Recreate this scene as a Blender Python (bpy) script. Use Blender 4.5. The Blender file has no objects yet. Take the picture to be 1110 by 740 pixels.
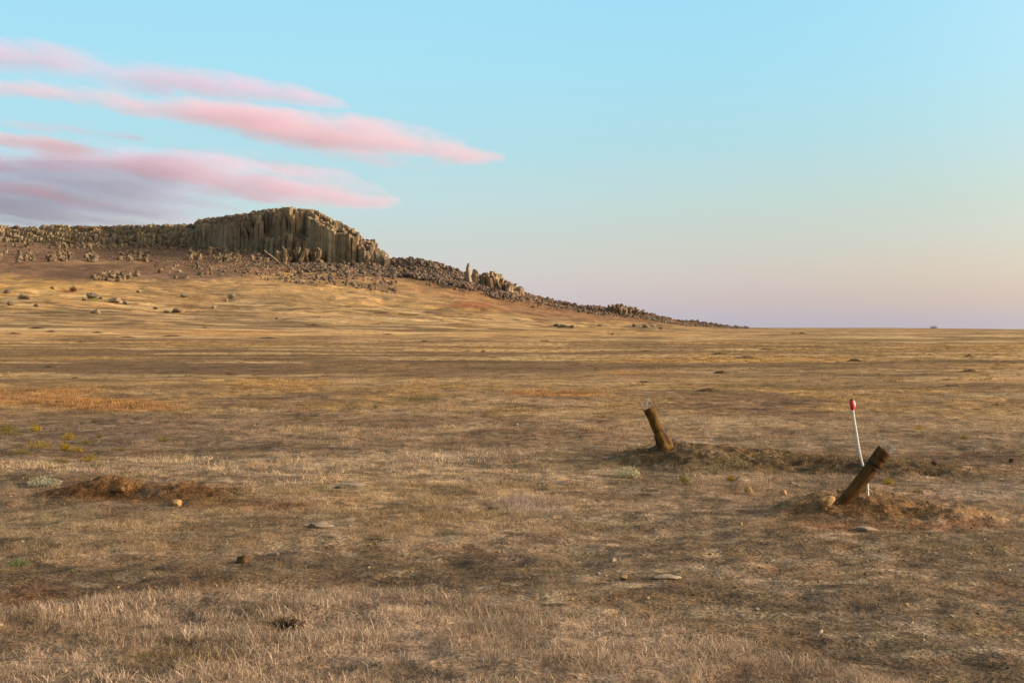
import bpy, bmesh, math, random
import numpy as np
from mathutils import Vector, Matrix, Quaternion
random.seed(7); rng = np.random.default_rng(11)
R = math.radians
scn = bpy.context.scene
COL = scn.collection
FPX = 1541.7; CX = 555.0; CY = 370.0; HY = 357.5
CAMZ = 1.6
PITCH = math.atan((CY-HY)/FPX)
cp, sp_ = math.cos(PITCH), math.sin(PITCH)

# ------------------------------------------------------------------ render / camera / light
scn.render.engine = 'CYCLES'
scn.view_settings.view_transform = 'Standard'
scn.view_settings.look = 'None'
scn.view_settings.gamma = 1
scn.view_settings.exposure = 0.8
scn.view_settings.use_curve_mapping = False
scn.cycles.volume_bounces = 2
scn.cycles.max_bounces = 6
scn.cycles.diffuse_bounces = 2
scn.cycles.transparent_max_bounces = 8
try: scn.cycles.use_denoising = True
except Exception: pass
scn.cycles.use_denoising = True

cam = bpy.data.cameras.new('camera'); cam.lens = 50; cam.sensor_width = 36; cam.clip_end = 60000; cam.clip_start = 0.1
co = bpy.data.objects.new('camera', cam); COL.objects.link(co)
co.location = (0, 0, CAMZ); co.rotation_euler = (R(90)-PITCH, 0, 0)
scn.camera = co

SUN_EL, SUN_AZ = 14.0, 93.0         # azimuth clockwise from the view direction (+Y)
sd = Vector((math.sin(R(SUN_AZ))*math.cos(R(SUN_EL)), math.cos(R(SUN_AZ))*math.cos(R(SUN_EL)), math.sin(R(SUN_EL))))
sl = bpy.data.lights.new('sun', 'SUN'); sl.energy = 3.3; sl.angle = R(9.0); sl.color = (1.0, 0.86, 0.67)
so = bpy.data.objects.new('sun', sl); COL.objects.link(so)
so.rotation_euler = (-sd).to_track_quat('-Z', 'Y').to_euler(); so.location = (20, -8, 12)

def s2l(c):
    c = c/255.0
    return c/12.92 if c <= 0.04045 else ((c+0.055)/1.055)**2.4
def SR(r, g, b): return (s2l(r), s2l(g), s2l(b))

class NT:
    """small node-tree helper"""
    def __init__(s, tree): s.t = tree; s.n = tree.nodes; s.l = tree.links
    def new(s, typ, **kw):
        n = s.n.new(typ)
        for k, v in kw.items(): setattr(n, k, v)
        return n
    def set(s, sock, v):
        if hasattr(v, 'is_output') or isinstance(v, bpy.types.NodeSocket): s.l.new(v, sock)
        else: sock.default_value = v
    def math(s, op, a, b=None, c=None, clamp=False):
        n = s.new('ShaderNodeMath', operation=op, use_clamp=clamp)
        s.set(n.inputs[0], a)
        if b is not None: s.set(n.inputs[1], b)
        if c is not None: s.set(n.inputs[2], c)
        return n.outputs[0]
    def vmath(s, op, a, b=None):
        n = s.new('ShaderNodeVectorMath', operation=op)
        s.set(n.inputs[0], a)
        if b is not None:
            if op == 'SCALE': s.set(n.inputs['Scale'], b)
            else: s.set(n.inputs[1], b)
        return n.outputs['Value'] if op in ('LENGTH', 'DOT_PRODUCT') else n.outputs[0]
    def ramp(s, fac, pts, interp='LINEAR'):
        n = s.new('ShaderNodeValToRGB'); cr = n.color_ramp; cr.interpolation = interp
        while len(cr.elements) > 1: cr.elements.remove(cr.elements[0])
        cr.elements[0].position = pts[0][0]; cr.elements[0].color = (*pts[0][1], 1)
        for p, c in pts[1:]:
            e = cr.elements.new(p); e.color = (*c, 1)
        s.set(n.inputs[0], fac); return n.outputs[0]
    def mix(s, fac, a, b, mode='MIX'):
        n = s.new('ShaderNodeMix', data_type='RGBA', blend_type=mode)
        s.set(n.inputs[0], fac)
        for i, v in ((6, a), (7, b)):
            if isinstance(v, tuple) and len(v) == 3: v = (*v, 1)
            s.set(n.inputs[i], v)
        return n.outputs[2]
    def noise(s, vec, scale, detail=4, rough=0.55, out='Fac'):
        n = s.new('ShaderNodeTexNoise'); n.inputs['Scale'].default_value = scale
        n.inputs['Detail'].default_value = detail; n.inputs['Roughness'].default_value = rough
        if vec is not None: s.l.new(vec, n.inputs['Vector'])
        return n.outputs[out]
    def mrange(s, v, a, b, c, d, smooth=False):
        n = s.new('ShaderNodeMapRange')
        if smooth: n.interpolation_type = 'SMOOTHSTEP'
        s.set(n.inputs[0], v)
        for i, x in enumerate((a, b, c, d)): s.set(n.inputs[i+1], x)
        return n.outputs[0]
    def curve(s, v, pts):
        n = s.new('ShaderNodeFloatCurve'); c = n.mapping.curves[0]
        c.points[0].location = pts[0]; c.points[1].location = pts[-1]
        for p in pts[1:-1]: c.points.new(*p)
        n.mapping.update(); s.set(n.inputs['Value'], v); return n.outputs[0]

# sky: Nishita sky graded towards the dusk tones of the place
w = bpy.data.worlds.new('World'); scn.world = w; w.use_nodes = True
w.node_tree.nodes.clear(); T = NT(w.node_tree)
sky = T.new('ShaderNodeTexSky', sky_type='NISHITA'); sky.sun_disc = False
sky.sun_elevation = R(SUN_EL); sky.sun_rotation = R(SUN_AZ); sky.dust_density = 1.5; sky.ozone_density = 3.0
geo = T.new('ShaderNodeNewGeometry'); dirn = T.vmath('SCALE', geo.outputs['Incoming'], -1.0)
sepn = T.new('ShaderNodeSeparateXYZ'); T.l.new(dirn, sepn.inputs[0])
el = T.math('ARCSINE', sepn.outputs['Z'])                    # radians
elf = T.math('MULTIPLY', el, 2/math.pi, clamp=True)          # 0..1 over 0..90 deg
def d(deg): return deg/90.0
SKYK = 0.574
cols = [(0, (190, 190, 210)), (d(0.45), (196, 192, 208)), (d(1.2), (207, 197, 206)), (d(2.3), (211, 206, 206)), (d(3.6), (203, 212, 208)),
        (d(5.2), (193, 220, 222)), (d(7.6), (177, 222, 234)), (d(10), (171, 226, 242)), (d(13.2), (164, 224, 246)),
        (d(22), (150, 198, 222)), (d(40), (134, 158, 178)), (1.0, (110, 126, 146))]
rampL = T.ramp(elf, [(p, SR(*c)) for p, c in cols])
colsR = [(0, (184, 180, 190)), (d(0.45), (190, 181, 188)), (d(1.2), (204, 186, 178)), (d(2.3), (210, 198, 184)), (d(3.6), (205, 206, 194)),
        (d(5.2), (193, 212, 204)), (d(7.6), (177, 218, 225)), (d(10), (165, 221, 238)), (d(13.2), (157, 220, 244)),
        (d(22), (150, 198, 222)), (d(40), (134, 158, 178)), (1.0, (110, 126, 146))]
rampR = T.ramp(elf, [(p, SR(*c)) for p, c in colsR])
az = T.math('ARCTAN2', sepn.outputs['X'], sepn.outputs['Y'])
azf = T.mrange(az, R(-8), R(20), 0, 1, True)
grad = T.mix(azf, rampL, rampR)
nish = T.vmath('SCALE', sky.outputs[0], 0.10)
mixn = T.mix(0.88, nish, T.vmath('SCALE', grad, SKYK*1.06))
# the glow of the sunset in the sky round the low sun, to the right of and behind the camera
gd = T.math('MAXIMUM', T.vmath('DOT_PRODUCT', dirn, tuple(sd)), 0.0)
glow = T.vmath('SCALE', (1.0, 0.70, 0.46), T.math('MULTIPLY', T.math('POWER', gd, 3.0), 1.9))
mixn = T.vmath('ADD', mixn, glow)
mixs = T.vmath('SCALE', mixn, 10.0)
bg = T.new('ShaderNodeBackground'); bg.inputs['Strength'].default_value = 0.1
T.l.new(mixs, bg.inputs['Color'])
wo = T.new('ShaderNodeOutputWorld'); T.l.new(bg.outputs[0], wo.inputs[0])

# ------------------------------------------------------------------ numpy noise
def _h(ix, iy, seed):
    h = (ix.astype(np.int64)*374761393 + iy.astype(np.int64)*668265263 + seed*974634777) & 0xffffffff
    h = ((h ^ (h >> 13))*1274126177) & 0xffffffff
    h = ((h ^ (h >> 16))*2246822519) & 0xffffffff
    return ((h ^ (h >> 15)) & 0xffffff)/float(0xffffff)*2-1
def vn(x, y, seed=0):
    x = np.asarray(x, float); y = np.asarray(y, float)
    ix = np.floor(x); iy = np.floor(y); fx = x-ix; fy = y-iy
    ux = fx*fx*fx*(fx*(fx*6-15)+10); uy = fy*fy*fy*(fy*(fy*6-15)+10)
    a = _h(ix, iy, seed); b = _h(ix+1, iy, seed); c = _h(ix, iy+1, seed); e = _h(ix+1, iy+1, seed)
    return (a*(1-ux)+b*ux)*(1-uy)+(c*(1-ux)+e*ux)*uy
def fbm(x, y, oct=4, seed=0, g=0.5):
    s = 0; a = 1; t = 0; ca, sa = 0.8, 0.6
    x = np.asarray(x, float); y = np.asarray(y, float)
    for i in range(oct):
        s = s+a*vn(x, y, seed+i*17); t += a; a *= g
        x, y = (ca*x-sa*y)*2.03+5.3, (sa*x+ca*y)*2.03-3.1
    return s/t
def sm(a, b, x):
    t = np.clip((x-a)/(b-a), 0, 1); return t*t*(3-2*t)

# ------------------------------------------------------------------ terrain
# for a line of sight px: distance of the terrain knots and the height the land has there (as the drop below / rise over eye level)
PXK = [-420, -200, 0, 60, 120, 200, 235, 270, 312, 345, 380, 415, 460, 500, 550, 600, 640, 700, 760, 800, 860, 950, 1110, 1500]
def row(*p): return p
YK = {  # (y at 200,300,400,500,600), (Ybase, y), (Ycrest, y)
 -420: (366, 350, 330, 312, 305, 900, 276, 925, 250),
 -200: (366, 348, 322, 300, 296, 900, 270, 925, 248),
 0:    (366, 349, 322, 302, 298, 880, 262, 905, 246),
 60:   (366, 350, 325, 306, 300, 880, 264, 905, 246),
 120:  (366, 352, 329, 312, 303, 870, 265, 890, 246),
 200:  (366, 354, 334, 317, 306, 815, 266, 835, 246),
 235:  (366, 355, 336, 318, 307, 785, 267, 805, 240),
 270:  (366, 355, 337, 319, 307, 765, 272, 785, 234),
 312:  (366, 356, 339, 321, 307, 742, 282, 765, 231),
 345:  (366, 356, 341, 323, 308, 735, 285, 755, 236),
 380:  (366, 357, 342, 325, 310, 728, 286, 748, 254),
 415:  (367, 357.5, 344, 327, 313, 725, 290, 740, 282),
 460:  (367, 358, 346, 331, 317, 690, 299, 715, 286),
 500:  (367, 358.5, 348, 335, 322, 680, 306, 705, 297),
 550:  (367.5, 359.5, 351, 341, 330, 672, 319, 692, 313),
 600:  (368, 360, 353.5, 347, 339, 668, 331, 685, 326),
 640:  (368, 360.5, 355, 350, 345, 668, 338, 680, 333),
 700:  (368, 361, 357, 353, 350, 670, 344.5, 680, 340.5),
 760:  (369, 362, 358.5, 356, 354.5, 675, 351.5, 683, 349.5),
 800:  (369, 362.3, 359.3, 357.4, 356.6, 680, 355.6, 700, 355.2),
 860:  (369, 362.5, 359.6, 357.6, 356.8, 690, 355.9, 800, 355.2),
 950:  (369, 362.5, 359.6, 357.6, 356.8, 700, 356.0, 820, 355.3),
 1110: (369, 363, 360.2, 358.4, 357.8, 700, 357.2, 850, 356.8),
 1500: (369, 363, 360.2, 358.6, 358.0, 700, 357.6, 850, 357.4)}
NY = 8
KY = np.zeros((len(PXK), NY+3)); KZ = np.zeros((len(PXK), NY+3))
for i, p in enumerate(PXK):
    r_ = YK[p]
    pts = [(200, r_[0]), (300, r_[1]), (400, r_[2]), (500, r_[3]), (600, r_[4]), (r_[5], r_[6]), (r_[7], r_[8])]
    ys = [-1e5, 70.] + [a for a, b in pts]; zs = [0, 0] + [CAMZ+(HY-b)/FPX*a for a, b in pts]
    ys += [r_[7]+250, 9e4]; zs += [zs[-1]-2.0, zs[-1]-14.0 if p < 800 else -3.0]
    KY[i] = ys; KZ[i] = zs
PXF = np.arange(-420, 1501, 4.0)
def _smooth_interp(K):
    out = np.array([np.interp(PXF, PXK, K[:, j]) for j in range(K.shape[1])]).T
    ker = np.ones(5)/5
    for j in range(out.shape[1]):
        pad = np.pad(out[:, j], 2, mode='edge'); out[:, j] = np.convolve(pad, ker, 'valid')
    return out
KYF = _smooth_interp(KY); KZF = _smooth_interp(KZ)

def hill_base(px, Y):
    n = px.size
    fi = np.clip((px-PXF[0])/4.0, 0, len(PXF)-1.001); i0 = fi.astype(int); t = (fi-i0)[:, None]
    yk = KYF[i0]*(1-t)+KYF[i0+1]*t; zk = KZF[i0]*(1-t)+KZF[i0+1]*t
    z = np.zeros(n)
    for j in range(yk.shape[1]-1):
        m = (Y >= yk[:, j]) & (Y < yk[:, j+1])
        if m.any():
            s = (Y[m]-yk[m, j])/(yk[m, j+1]-yk[m, j])
            z[m] = zk[m, j]*(1-s)+zk[m, j+1]*s
    return z

# raised earth: list of (x, y, height, rx, ry, rot)
def at_flat(px, Y): return ((px-CX)/FPX*Y, Y)
MOUNDS = {
 'right': [(*at_flat(935, 12.35), 0.145, 0.52, 0.55, 0), (*at_flat(1005, 11.9), 0.075, 0.75, 0.4, -0.15), (*at_flat(880, 12.2), 0.05, 0.45, 0.4, 0.1)],
 'middle': [(*at_flat(722, 17.6), 0.15, 0.50, 0.8, 0), (*at_flat(790, 17.4), 0.15, 0.85, 0.8, 0), (*at_flat(905, 16.6), 0.10, 1.5, 0.8, -0.1), (*at_flat(1000, 15.9), 0.04, 0.8, 0.5, -0.1)],
 'left': [(*at_flat(122, 14.0), 0.13, 0.28, 0.22, 0), (*at_flat(138, 13.5), 0.08, 0.25, 0.25, 0), (*at_flat(205, 13.35), 0.15, 0.42, 0.28, 0), (*at_flat(90, 13.5), 0.10, 0.50, 0.4, 0), (*at_flat(250, 13.9), 0.07, 0.5, 0.35, 0), (*at_flat(172, 13.9), -0.10, 0.22, 0.18, 0)]}
def bump(x, y, which=None):
    z = np.zeros_like(x)
    for k, L in MOUNDS.items():
        if which and k != which: continue
        for (mx, my, h, rx, ry, ro) in L:
            dx = x-mx; dy = y-my; c, s = math.cos(ro), math.sin(ro)
            u = (dx*c+dy*s)/rx; v = (-dx*s+dy*c)/ry
            z = z+h*np.exp(-(u*u+v*v)*1.15)
    return z
def ground(x, y):
    x = np.atleast_1d(np.asarray(x, float)); y = np.atleast_1d(np.asarray(y, float))
    r = np.hypot(x, y); a = np.arctan2(x, y); ac = np.clip(a, -0.56, 0.545)
    px = CX+FPX*np.tan(ac); Y = r*np.cos(ac)
    side = 1-sm(0.6, 1.5, np.abs(a))                      # the hill dies out to the sides and behind
    z = hill_base(px, Y)*side
    nr = sm(2.0, 6.0, r)
    z = z + nr*(0.045*fbm(x/5.5, y/5.5, 3, 3) + 0.034*fbm(x/1.1, y/1.1, 3, 9) + 0.030*np.minimum(fbm(x/.55, y/.42, 2, 15)+.12, 0) + 0.018*fbm(x/0.22, y/0.22, 2, 21)*(1-sm(25, 60, r)))
    far = sm(45, 140, Y)
    z = z + far*(0.14*fbm(x/26, y/26, 4, 31)+0.06*fbm(x/6, y/6, 2, 35))
    hl = sm(250, 480, Y)*(1-sm(700, 800, px))*side
    z = z + hl*(2.2*fbm(x/45, y/60, 4, 41) + 1.0*fbm(x/11, y/13, 3, 47))*(0.35+0.65*(1-sm(690, 760, Y)))
    return z
def project(x, y, z):
    dz = z-CAMZ
    dep = np.maximum(y*cp-dz*sp_, 0.05); up = y*sp_+dz*cp
    return CX+FPX*x/dep, CY-FPX*up/dep
def surf(x, y): return ground(x, y)+bump(np.atleast_1d(np.asarray(x, float)), np.atleast_1d(np.asarray(y, float)))
_T = np.geomspace(4.5, 1400, 7000)
def hit(px, py):
    """where the line of sight through a point of the view meets the land"""
    dx = (px-CX)/FPX; dzz = (CY-py)/FPX
    v = np.array([dx, cp+dzz*sp_, -sp_+dzz*cp]); 
    X = v[0]*_T; Y = v[1]*_T; Z = CAMZ+v[2]*_T
    h = surf(X, Y); m = np.where(Z <= h)[0]
    i = m[0] if len(m) else len(_T)-1
    return float(X[i]), float(Y[i]), float(h[i])

# ------------------------------------------------------------------ ground cover zones: colour of the soil, grass amount, height, colour
KA = 1.02
def C(r, g, b): return tuple(v*KA for v in SR(r, g, b))
GOLD = C(180, 146, 94); TAN = C(166, 136, 100); BROWN = C(122, 92, 64); DARK = C(88, 70, 46); ORANGE = C(188, 136, 80)
PALE = C(196, 168, 130); RED = C(122, 72, 46); OLIVE = C(118, 102, 58); GREYB = C(140, 120, 98); SLOPE = C(114, 84, 62)
def curve_y(px, pts): return np.interp(px, [p[0] for p in pts], [p[1] for p in pts])
NEARTOP = [(-300, 660), (0, 655), (80, 650), (150, 641), (300, 636), (450, 641), (600, 661), (700, 673), (800, 692), (900, 716), (1000, 740), (1200, 775)]
BANDTOP = [(-300, 606), (0, 604), (200, 606), (400, 600), (600, 594), (740, 586), (850, 580), (1110, 580)]
def fields(x, y, z):
    px, py = project(x, y, z)
    r = np.hypot(x, y)
    front = y > 1.0
    px = np.where(front, px, -600.0); py = np.where(front, py, 900.0)
    n = x.size
    wob = fbm(x/2.2, y/2.2, 3, 61)*np.clip((py-360)/60, 0.1, 2.0)*3.0
    pyw = py+wob; pxw = px+wob*6
    F = np.zeros((n, 8))
    def val(c, dens, h, gc): return np.array([*c, dens, h, *gc])
    near = sm(425, 480, py)[:, None]
    F[:] = val(C(178, 138, 84), 0.55, 0.07, GOLD)*(1-near) + val(C(146, 121, 90), 0.45, 0.055, C(172, 144, 110))*near
    def blend(v, wgt):
        nonlocal F
        wgt = np.clip(wgt, 0, 1)[:, None]; F = F*(1-wgt)+v*wgt
    # natural mottling, large to small
    fr = sm(26, 64, r)
    n1 = fbm(x/38, y/38, 4, 71); n2 = fbm(x/13, y/13, 4, 75); n3 = fbm(x/4.5, y/4.5, 4, 79); n4 = fbm(x/1.3, y/1.3, 3, 83)
    blend(val(C(124, 98, 58), 0.25, 0.04, OLIVE), sm(0.04, 0.28, n1)*fr*0.85)
    blend(val(C(186, 146, 90), 0.8, 0.09, GOLD), sm(0.10, 0.3, -n2)*fr*0.7)
    blend(val(C(134, 104, 66), 0.25, 0.04, TAN), sm(0.12, 0.32, n2)*fr*0.75)
    blend(val(BROWN, 0.20, 0.04, C(150, 118, 84)), sm(0.10, 0.30, n3)*(1-fr*0.4)*0.85)
    blend(val(C(160, 130, 98), 0.8, 0.075, C(188, 156, 116)), sm(0.10, 0.30, -n3)*(1-fr*.6)*0.85)
    blend(val(C(92, 70, 48), 0.15, 0.03, C(120, 92, 66)), sm(0.22, 0.55, n4)*(1-fr)*0.6)
    def ell(cx, cy, rx, ry, v, s=1.0, e=0.35):
        q = np.sqrt(((pxw-cx)/rx)**2+((pyw-cy)/ry)**2)
        blend(v, (1-sm(e, 1.15, q))*s)
    def band(top, bot, v, s=1.0, soft=5, x0=-9e3, x1=9e3, sx=60):
        t = curve_y(px, top); b = curve_y(px, bot)
        wgt = sm(-soft, soft, pyw-t)*(1-sm(-soft, soft, pyw-b))*sm(x0-sx, x0+sx, pxw)*(1-sm(x1-sx, x1+sx, pxw))
        blend(v, wgt*s)
    H = lambda v: [(-9e3, v), (9e3, v)]
    # the slope under the rocks
    sl_t = [(-300, 240), (900, 240)]
    sl_b = [(-300, 292), (0, 295), (60, 303), (130, 304), (200, 300), (260, 300), (300, 296), (350, 292), (420, 300), (500, 316), (560, 324), (620, 340), (700, 350), (760, 354), (800, 356), (900, 350)]
    band(sl_t, sl_b, val(SLOPE, 0.0, 0.1, BROWN), 0.85, 3)
    ell(75, 300, 40, 7, val(C(96, 70, 56), 0, .1, RED), .7); ell(150, 297, 70, 6, val(C(140, 106, 78), 0, .1, RED), .6)
    ell(215, 300, 60, 5, val(C(118, 92, 76), 0, .1, RED), .6); ell(30, 268, 30, 7, val(C(138, 104, 76), 0, .1, RED), .7)
    ell(115, 284, 60, 3, val(C(168, 132, 92), 0, .1, RED), .5); ell(250, 290, 60, 4, val(C(152, 120, 88), 0, .1, RED), .6)
    ell(280, 276, 40, 10, val(C(118, 76, 52), 0, .1, RED), .5); ell(400, 300, 60, 6, val(C(168, 128, 88), 0, .1, RED), .6)
    band([(380, 306), (470, 308), (520, 316), (600, 330), (700, 345), (900, 350)], [(380, 308), (470, 322), (520, 336), (600, 345), (700, 350), (900, 352)],
         val(C(142, 102, 66), .2, .06, RED), 0.8, 4, 440, 760, 30)
    ell(508, 331, 30, 4, val(C(158, 96, 58), .2, .06, RED), .8); ell(640, 337, 40, 3, val(C(128, 86, 66), .2, .06, RED), .7)
    ell(470, 337, 60, 2.5, val(C(112, 90, 58), .2, .06, RED), .6)
    ell(610, 347, 60, 2.5, val(C(112, 80, 56), .2, .06, RED), .5)
    # knoll at left: deeper yellow
    ell(40, 318, 130, 18, val(C(186, 142, 76), .7, .1, GOLD), .6); ell(170, 326, 90, 7, val(C(196, 138, 70), .7, .1, ORANGE), .5)
    ell(300, 322, 260, 10, val(C(172, 138, 92), .7, .1, GOLD), .4)
    ell(68, 317, 14, 3, val(C(104, 62, 36), .7, .1, RED), .9); ell(110, 325, 20, 3, val(C(118, 106, 50), .7, .1, OLIVE), .7); ell(60, 338, 14, 2, val(C(96, 92, 40), .7, .1, OLIVE), .8)
    ell(260, 345, 300, 5, val(C(158, 126, 88), .4, .06, TAN), .6); ell(250, 362, 320, 5, val(C(204, 150, 84), .7, .08, GOLD), .7)
    ell(600, 362, 300, 4, val(C(196, 150, 86), .7, .08, GOLD), .6)
    # dark brown belt and the bright strips in front of it
    band([(-300, 378), (300, 377), (600, 384), (760, 388)], [(-300, 405), (300, 410), (500, 409), (700, 402)], val(C(116, 90, 60), 0.25, 0.04, C(132, 104, 70)), 0.85, 4, -500, 700, 90)
    ell(90, 388, 110, 3, val(C(178, 138, 84), .7, .08, GOLD), .7); ell(420, 396, 130, 3, val(C(150, 118, 78), .7, .08, GOLD), .6)
    ell(700, 378, 160, 3.5, val(C(160, 126, 84), .4, .06, TAN), .6); ell(760, 390, 260, 3, val(C(200, 152, 88), .7, .08, GOLD), .8)
    ell(960, 369, 200, 5, val(C(146, 118, 66), .6, .08, OLIVE), .7); ell(900, 378, 220, 2, val(C(196, 150, 84), .6, .08, OLIVE), .6)
    ell(1000, 402, 240, 4, val(C(190, 156, 106), .5, .06, PALE), .6); ell(1080, 429, 90, 4, val(C(170, 148, 110), .5, .06, PALE), .6)
    ell(750, 404, 100, 3, val(C(168, 140, 104), .5, .06, PALE), .7); ell(900, 418, 180, 6, val(C(136, 108, 70), .3, .05, OLIVE), .7)
    ell(770, 424, 50, 6, val(C(104, 82, 50), .3, .05, OLIVE), .8); ell(700, 404, 60, 3, val(C(178, 124, 66), .6, .07, ORANGE), .6)
    # orange grass patches
    ell(20, 434, 160, 9, val(C(180, 130, 74), .9, .10, ORANGE), .8); ell(120, 440, 90, 6, val(C(178, 122, 66), 1.0, .12, ORANGE), .7)
    ell(50, 424, 90, 3, val(C(180, 128, 72), 1.0, .1, ORANGE), .7)
    ell(300, 416, 70, 6, val(C(188, 138, 70), 1.0, .12, GOLD), .9); ell(600, 427, 55, 5, val(C(186, 132, 70), 1.0, .1, ORANGE), .8)
    ell(470, 417, 60, 2.5, val(C(186, 138, 74), 1.0, .1, GOLD), .7); ell(450, 432, 40, 6, val(C(110, 96, 62), .6, .08, OLIVE), .8)
    ell(360, 440, 110, 7, val(C(178, 142, 92), .9, .1, GOLD), .8); ell(580, 445, 170, 5, val(C(172, 138, 92), .8, .08, GOLD), .6)
    ell(250, 447, 60, 5, val(C(172, 142, 96), .9, .1, PALE), .6)
    # brown heath behind the left mound
    ell(110, 470, 260, 26, val(C(118, 94, 72), .25, .04, C(140, 112, 86)), .85); ell(430, 455, 180, 9, val(C(128, 100, 72), .25, .04, C(150, 120, 84)), .7)
    ell(400, 466, 180, 5, val(C(182, 148, 104), .9, .09, PALE), .75); ell(560, 476, 190, 8, val(C(124, 96, 66), .2, .04, C(150, 120, 84)), .7)
    ell(780, 456, 90, 6, val(C(186, 160, 118), .8, .08, PALE), .7); ell(980, 460, 160, 12, val(C(158, 128, 92), .4, .05, PALE), .6)
    ell(300, 485, 120, 5, val(C(108, 84, 60), .2, .04, DARK), .6)
    # pale grass belt
    band([(-300, 502), (0, 500), (200, 494), (400, 490), (560, 488), (640, 500)], [(-300, 520), (100, 514), (300, 530), (460, 552), (700, 560)],
         val(C(172, 144, 110), 1.0, .08, C(204, 174, 134)), 0.92, 4, -500, 600, 60)
    ell(430, 545, 270, 40, val(C(158, 128, 92), .9, .07, C(190, 158, 112)), .8)
    ell(580, 548, 50, 12, val(C(170, 146, 122), 1.0, .11, C(202, 176, 150)), .85)
    ell(540, 499, 120, 5, val(C(172, 146, 118), 1.0, .1, C(200, 174, 142)), .7)
    ell(565, 508, 60, 5, val(C(100, 80, 54), .2, .04, DARK), .7)
    ell(640, 500, 60, 14, val(C(110, 88, 58), .3, .05, OLIVE), .6)
    # in front of the left mound
    ell(150, 577, 340, 28, val(C(158, 130, 94), .9, .07, C(190, 158, 114)), .85)
    # earth mounds
    ell(130, 530, 120, 18, val(C(112, 74, 44), .25, .05, C(150, 110, 60)), .9); ell(70, 533, 40, 8, val(C(86, 54, 38), .3, .06, RED), .8)
    ell(205, 542, 66, 9, val(C(124, 84, 44), .5, .05, C(140, 116, 62)), .8); ell(285, 545, 50, 5, val(C(112, 66, 44), .3, .06, RED), .6); ell(124, 528, 30, 8, val(C(140, 100, 56), .1, .05, C(150, 110, 60)), .8)
    ell(25, 520, 40, 10, val(C(96, 80, 54), .4, .06, OLIVE), .7)
    ell(860, 502, 220, 15, val(C(98, 78, 48), .42, .05, C(134, 110, 70)), .9); ell(720, 492, 60, 10, val(C(92, 70, 46), .3, .05, DARK), .8)
    ell(940, 562, 130, 26, val(C(128, 92, 58), .35, .05, C(150, 116, 72)), .85); ell(885, 556, 38, 10, val(C(92, 72, 54), .2, .05, DARK), .7)
    ell(1040, 568, 70, 9, val(C(130, 84, 54), .4, .05, C(130, 84, 54)), .55); ell(905, 570, 60, 5, val(C(118, 76, 50), .4, .05, C(120, 80, 52)), .45)
    ell(1060, 532, 80, 14, val(C(150, 126, 104), .15, .04, GREYB), .7); ell(760, 545, 120, 10, val(C(148, 118, 90), .3, .04, GREYB), .6)
    bR = bump(x, y, 'right'); bM = bump(x, y, 'middle'); bL = bump(x, y, 'left'); bn = fbm(x/.5, y/.5, 3, 121)
    blend(val(C(122, 90, 56), .36, .05, C(144, 114, 70)), sm(.015, .07, bR+.03*bn)*.8)
    blend(val(C(98, 78, 48), .62, .055, C(136, 114, 74)), sm(.015, .07, bM+.03*bn)*.65)
    blend(val(C(112, 78, 46), .38, .05, C(140, 108, 62)), sm(.015, .07, bL+.03*bn)*.85)
    blend(val(C(140, 100, 54), .1, .04, C(140, 104, 54)), sm(.05, .13, bL)*sm(.0, .3, bn)*.8)
    # dark belt, then the grass arc nearest the camera
    band(BANDTOP, NEARTOP, val(C(112, 90, 64), .24, .038, C(142, 116, 84)), 0.85, 8)
    band([(p, q+26) for p, q in BANDTOP], NEARTOP, val(C(128, 104, 76), .28, .04, C(156, 130, 98)), 0.7, 10, 560, 2000, 90)
    tr = [(-300, 480), (500, 572), (700, 600), (900, 650), (1110, 712), (1300, 770)]
    band([(p, q-5) for p, q in tr], [(p, q+7) for p, q in tr], val(C(150, 126, 102), .12, .03, GREYB), .5, 5, 560, 2000, 60)
    band([(p, q+18) for p, q in tr], [(p, q+24) for p, q in tr], val(C(96, 76, 56), .12, .03, GREYB), .5, 4, 600, 2000, 60)
    band(NEARTOP, H(2000), val(C(148, 122, 96), 1.0, .08, C(208, 178, 142)), 0.95, 7)
    ell(60, 690, 130, 26, val(C(112, 90, 66), .7, .06, C(160, 132, 98)), .7); ell(190, 715, 90, 14, val(C(110, 90, 54), .8, .06, C(150, 124, 74)), .7)
    ell(470, 730, 200, 12, val(C(108, 88, 66), .7, .07, C(170, 140, 100)), .6)
    ell(20, 640, 50, 16, val(C(120, 84, 56), .3, .05, C(150, 110, 70)), .6)
    n5 = fbm(x/7.5, y/4.2, 3, 97); n6 = fbm(x/16, y/7, 3, 99)
    blend(val(C(112, 86, 56), .25, .04, C(132, 104, 66)), sm(.14, .28, n5)*fr*(1-sm(420, 520, r))*.8)
    blend(val(C(204, 170, 118), .7, .07, C(204, 168, 116)), sm(.12, .28, -n6)*fr*(1-sm(420, 520, r))*.65)
    gp = fbm(x/1.7, y/1.7, 3, 105)*(py > 560)
    blend(val(C(104, 84, 62), .35, .045, C(150, 122, 92)), sm(.15, .45, gp)*.45)
    nh = (1-sm(34, 60, r))*(1-.75*sm(-6, 6, pyw-curve_y(px, NEARTOP)))*(1-.6*sm(.02, .06, bR+bM+bL))
    blend(val(C(84, 66, 46), .2, .035, C(116, 94, 66)), sm(.24, .40, fbm(x/.26, y/.22, 3, 131))*nh*.6)
    blend(val(C(178, 152, 120), .5, .05, C(196, 166, 130)), sm(.24, .42, fbm(x/.24, y/.20, 3, 133))*nh*.4)
    blend(val(C(126, 84, 50), .3, .045, C(164, 118, 66)), sm(.28, .45, fbm(x/.5, y/.4, 3, 135))*nh*.22)
    blend(val(C(104, 94, 56), .5, .045, C(134, 120, 74)), sm(.30, .48, fbm(x/.5, y/.4, 3, 137))*nh*.28)
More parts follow.
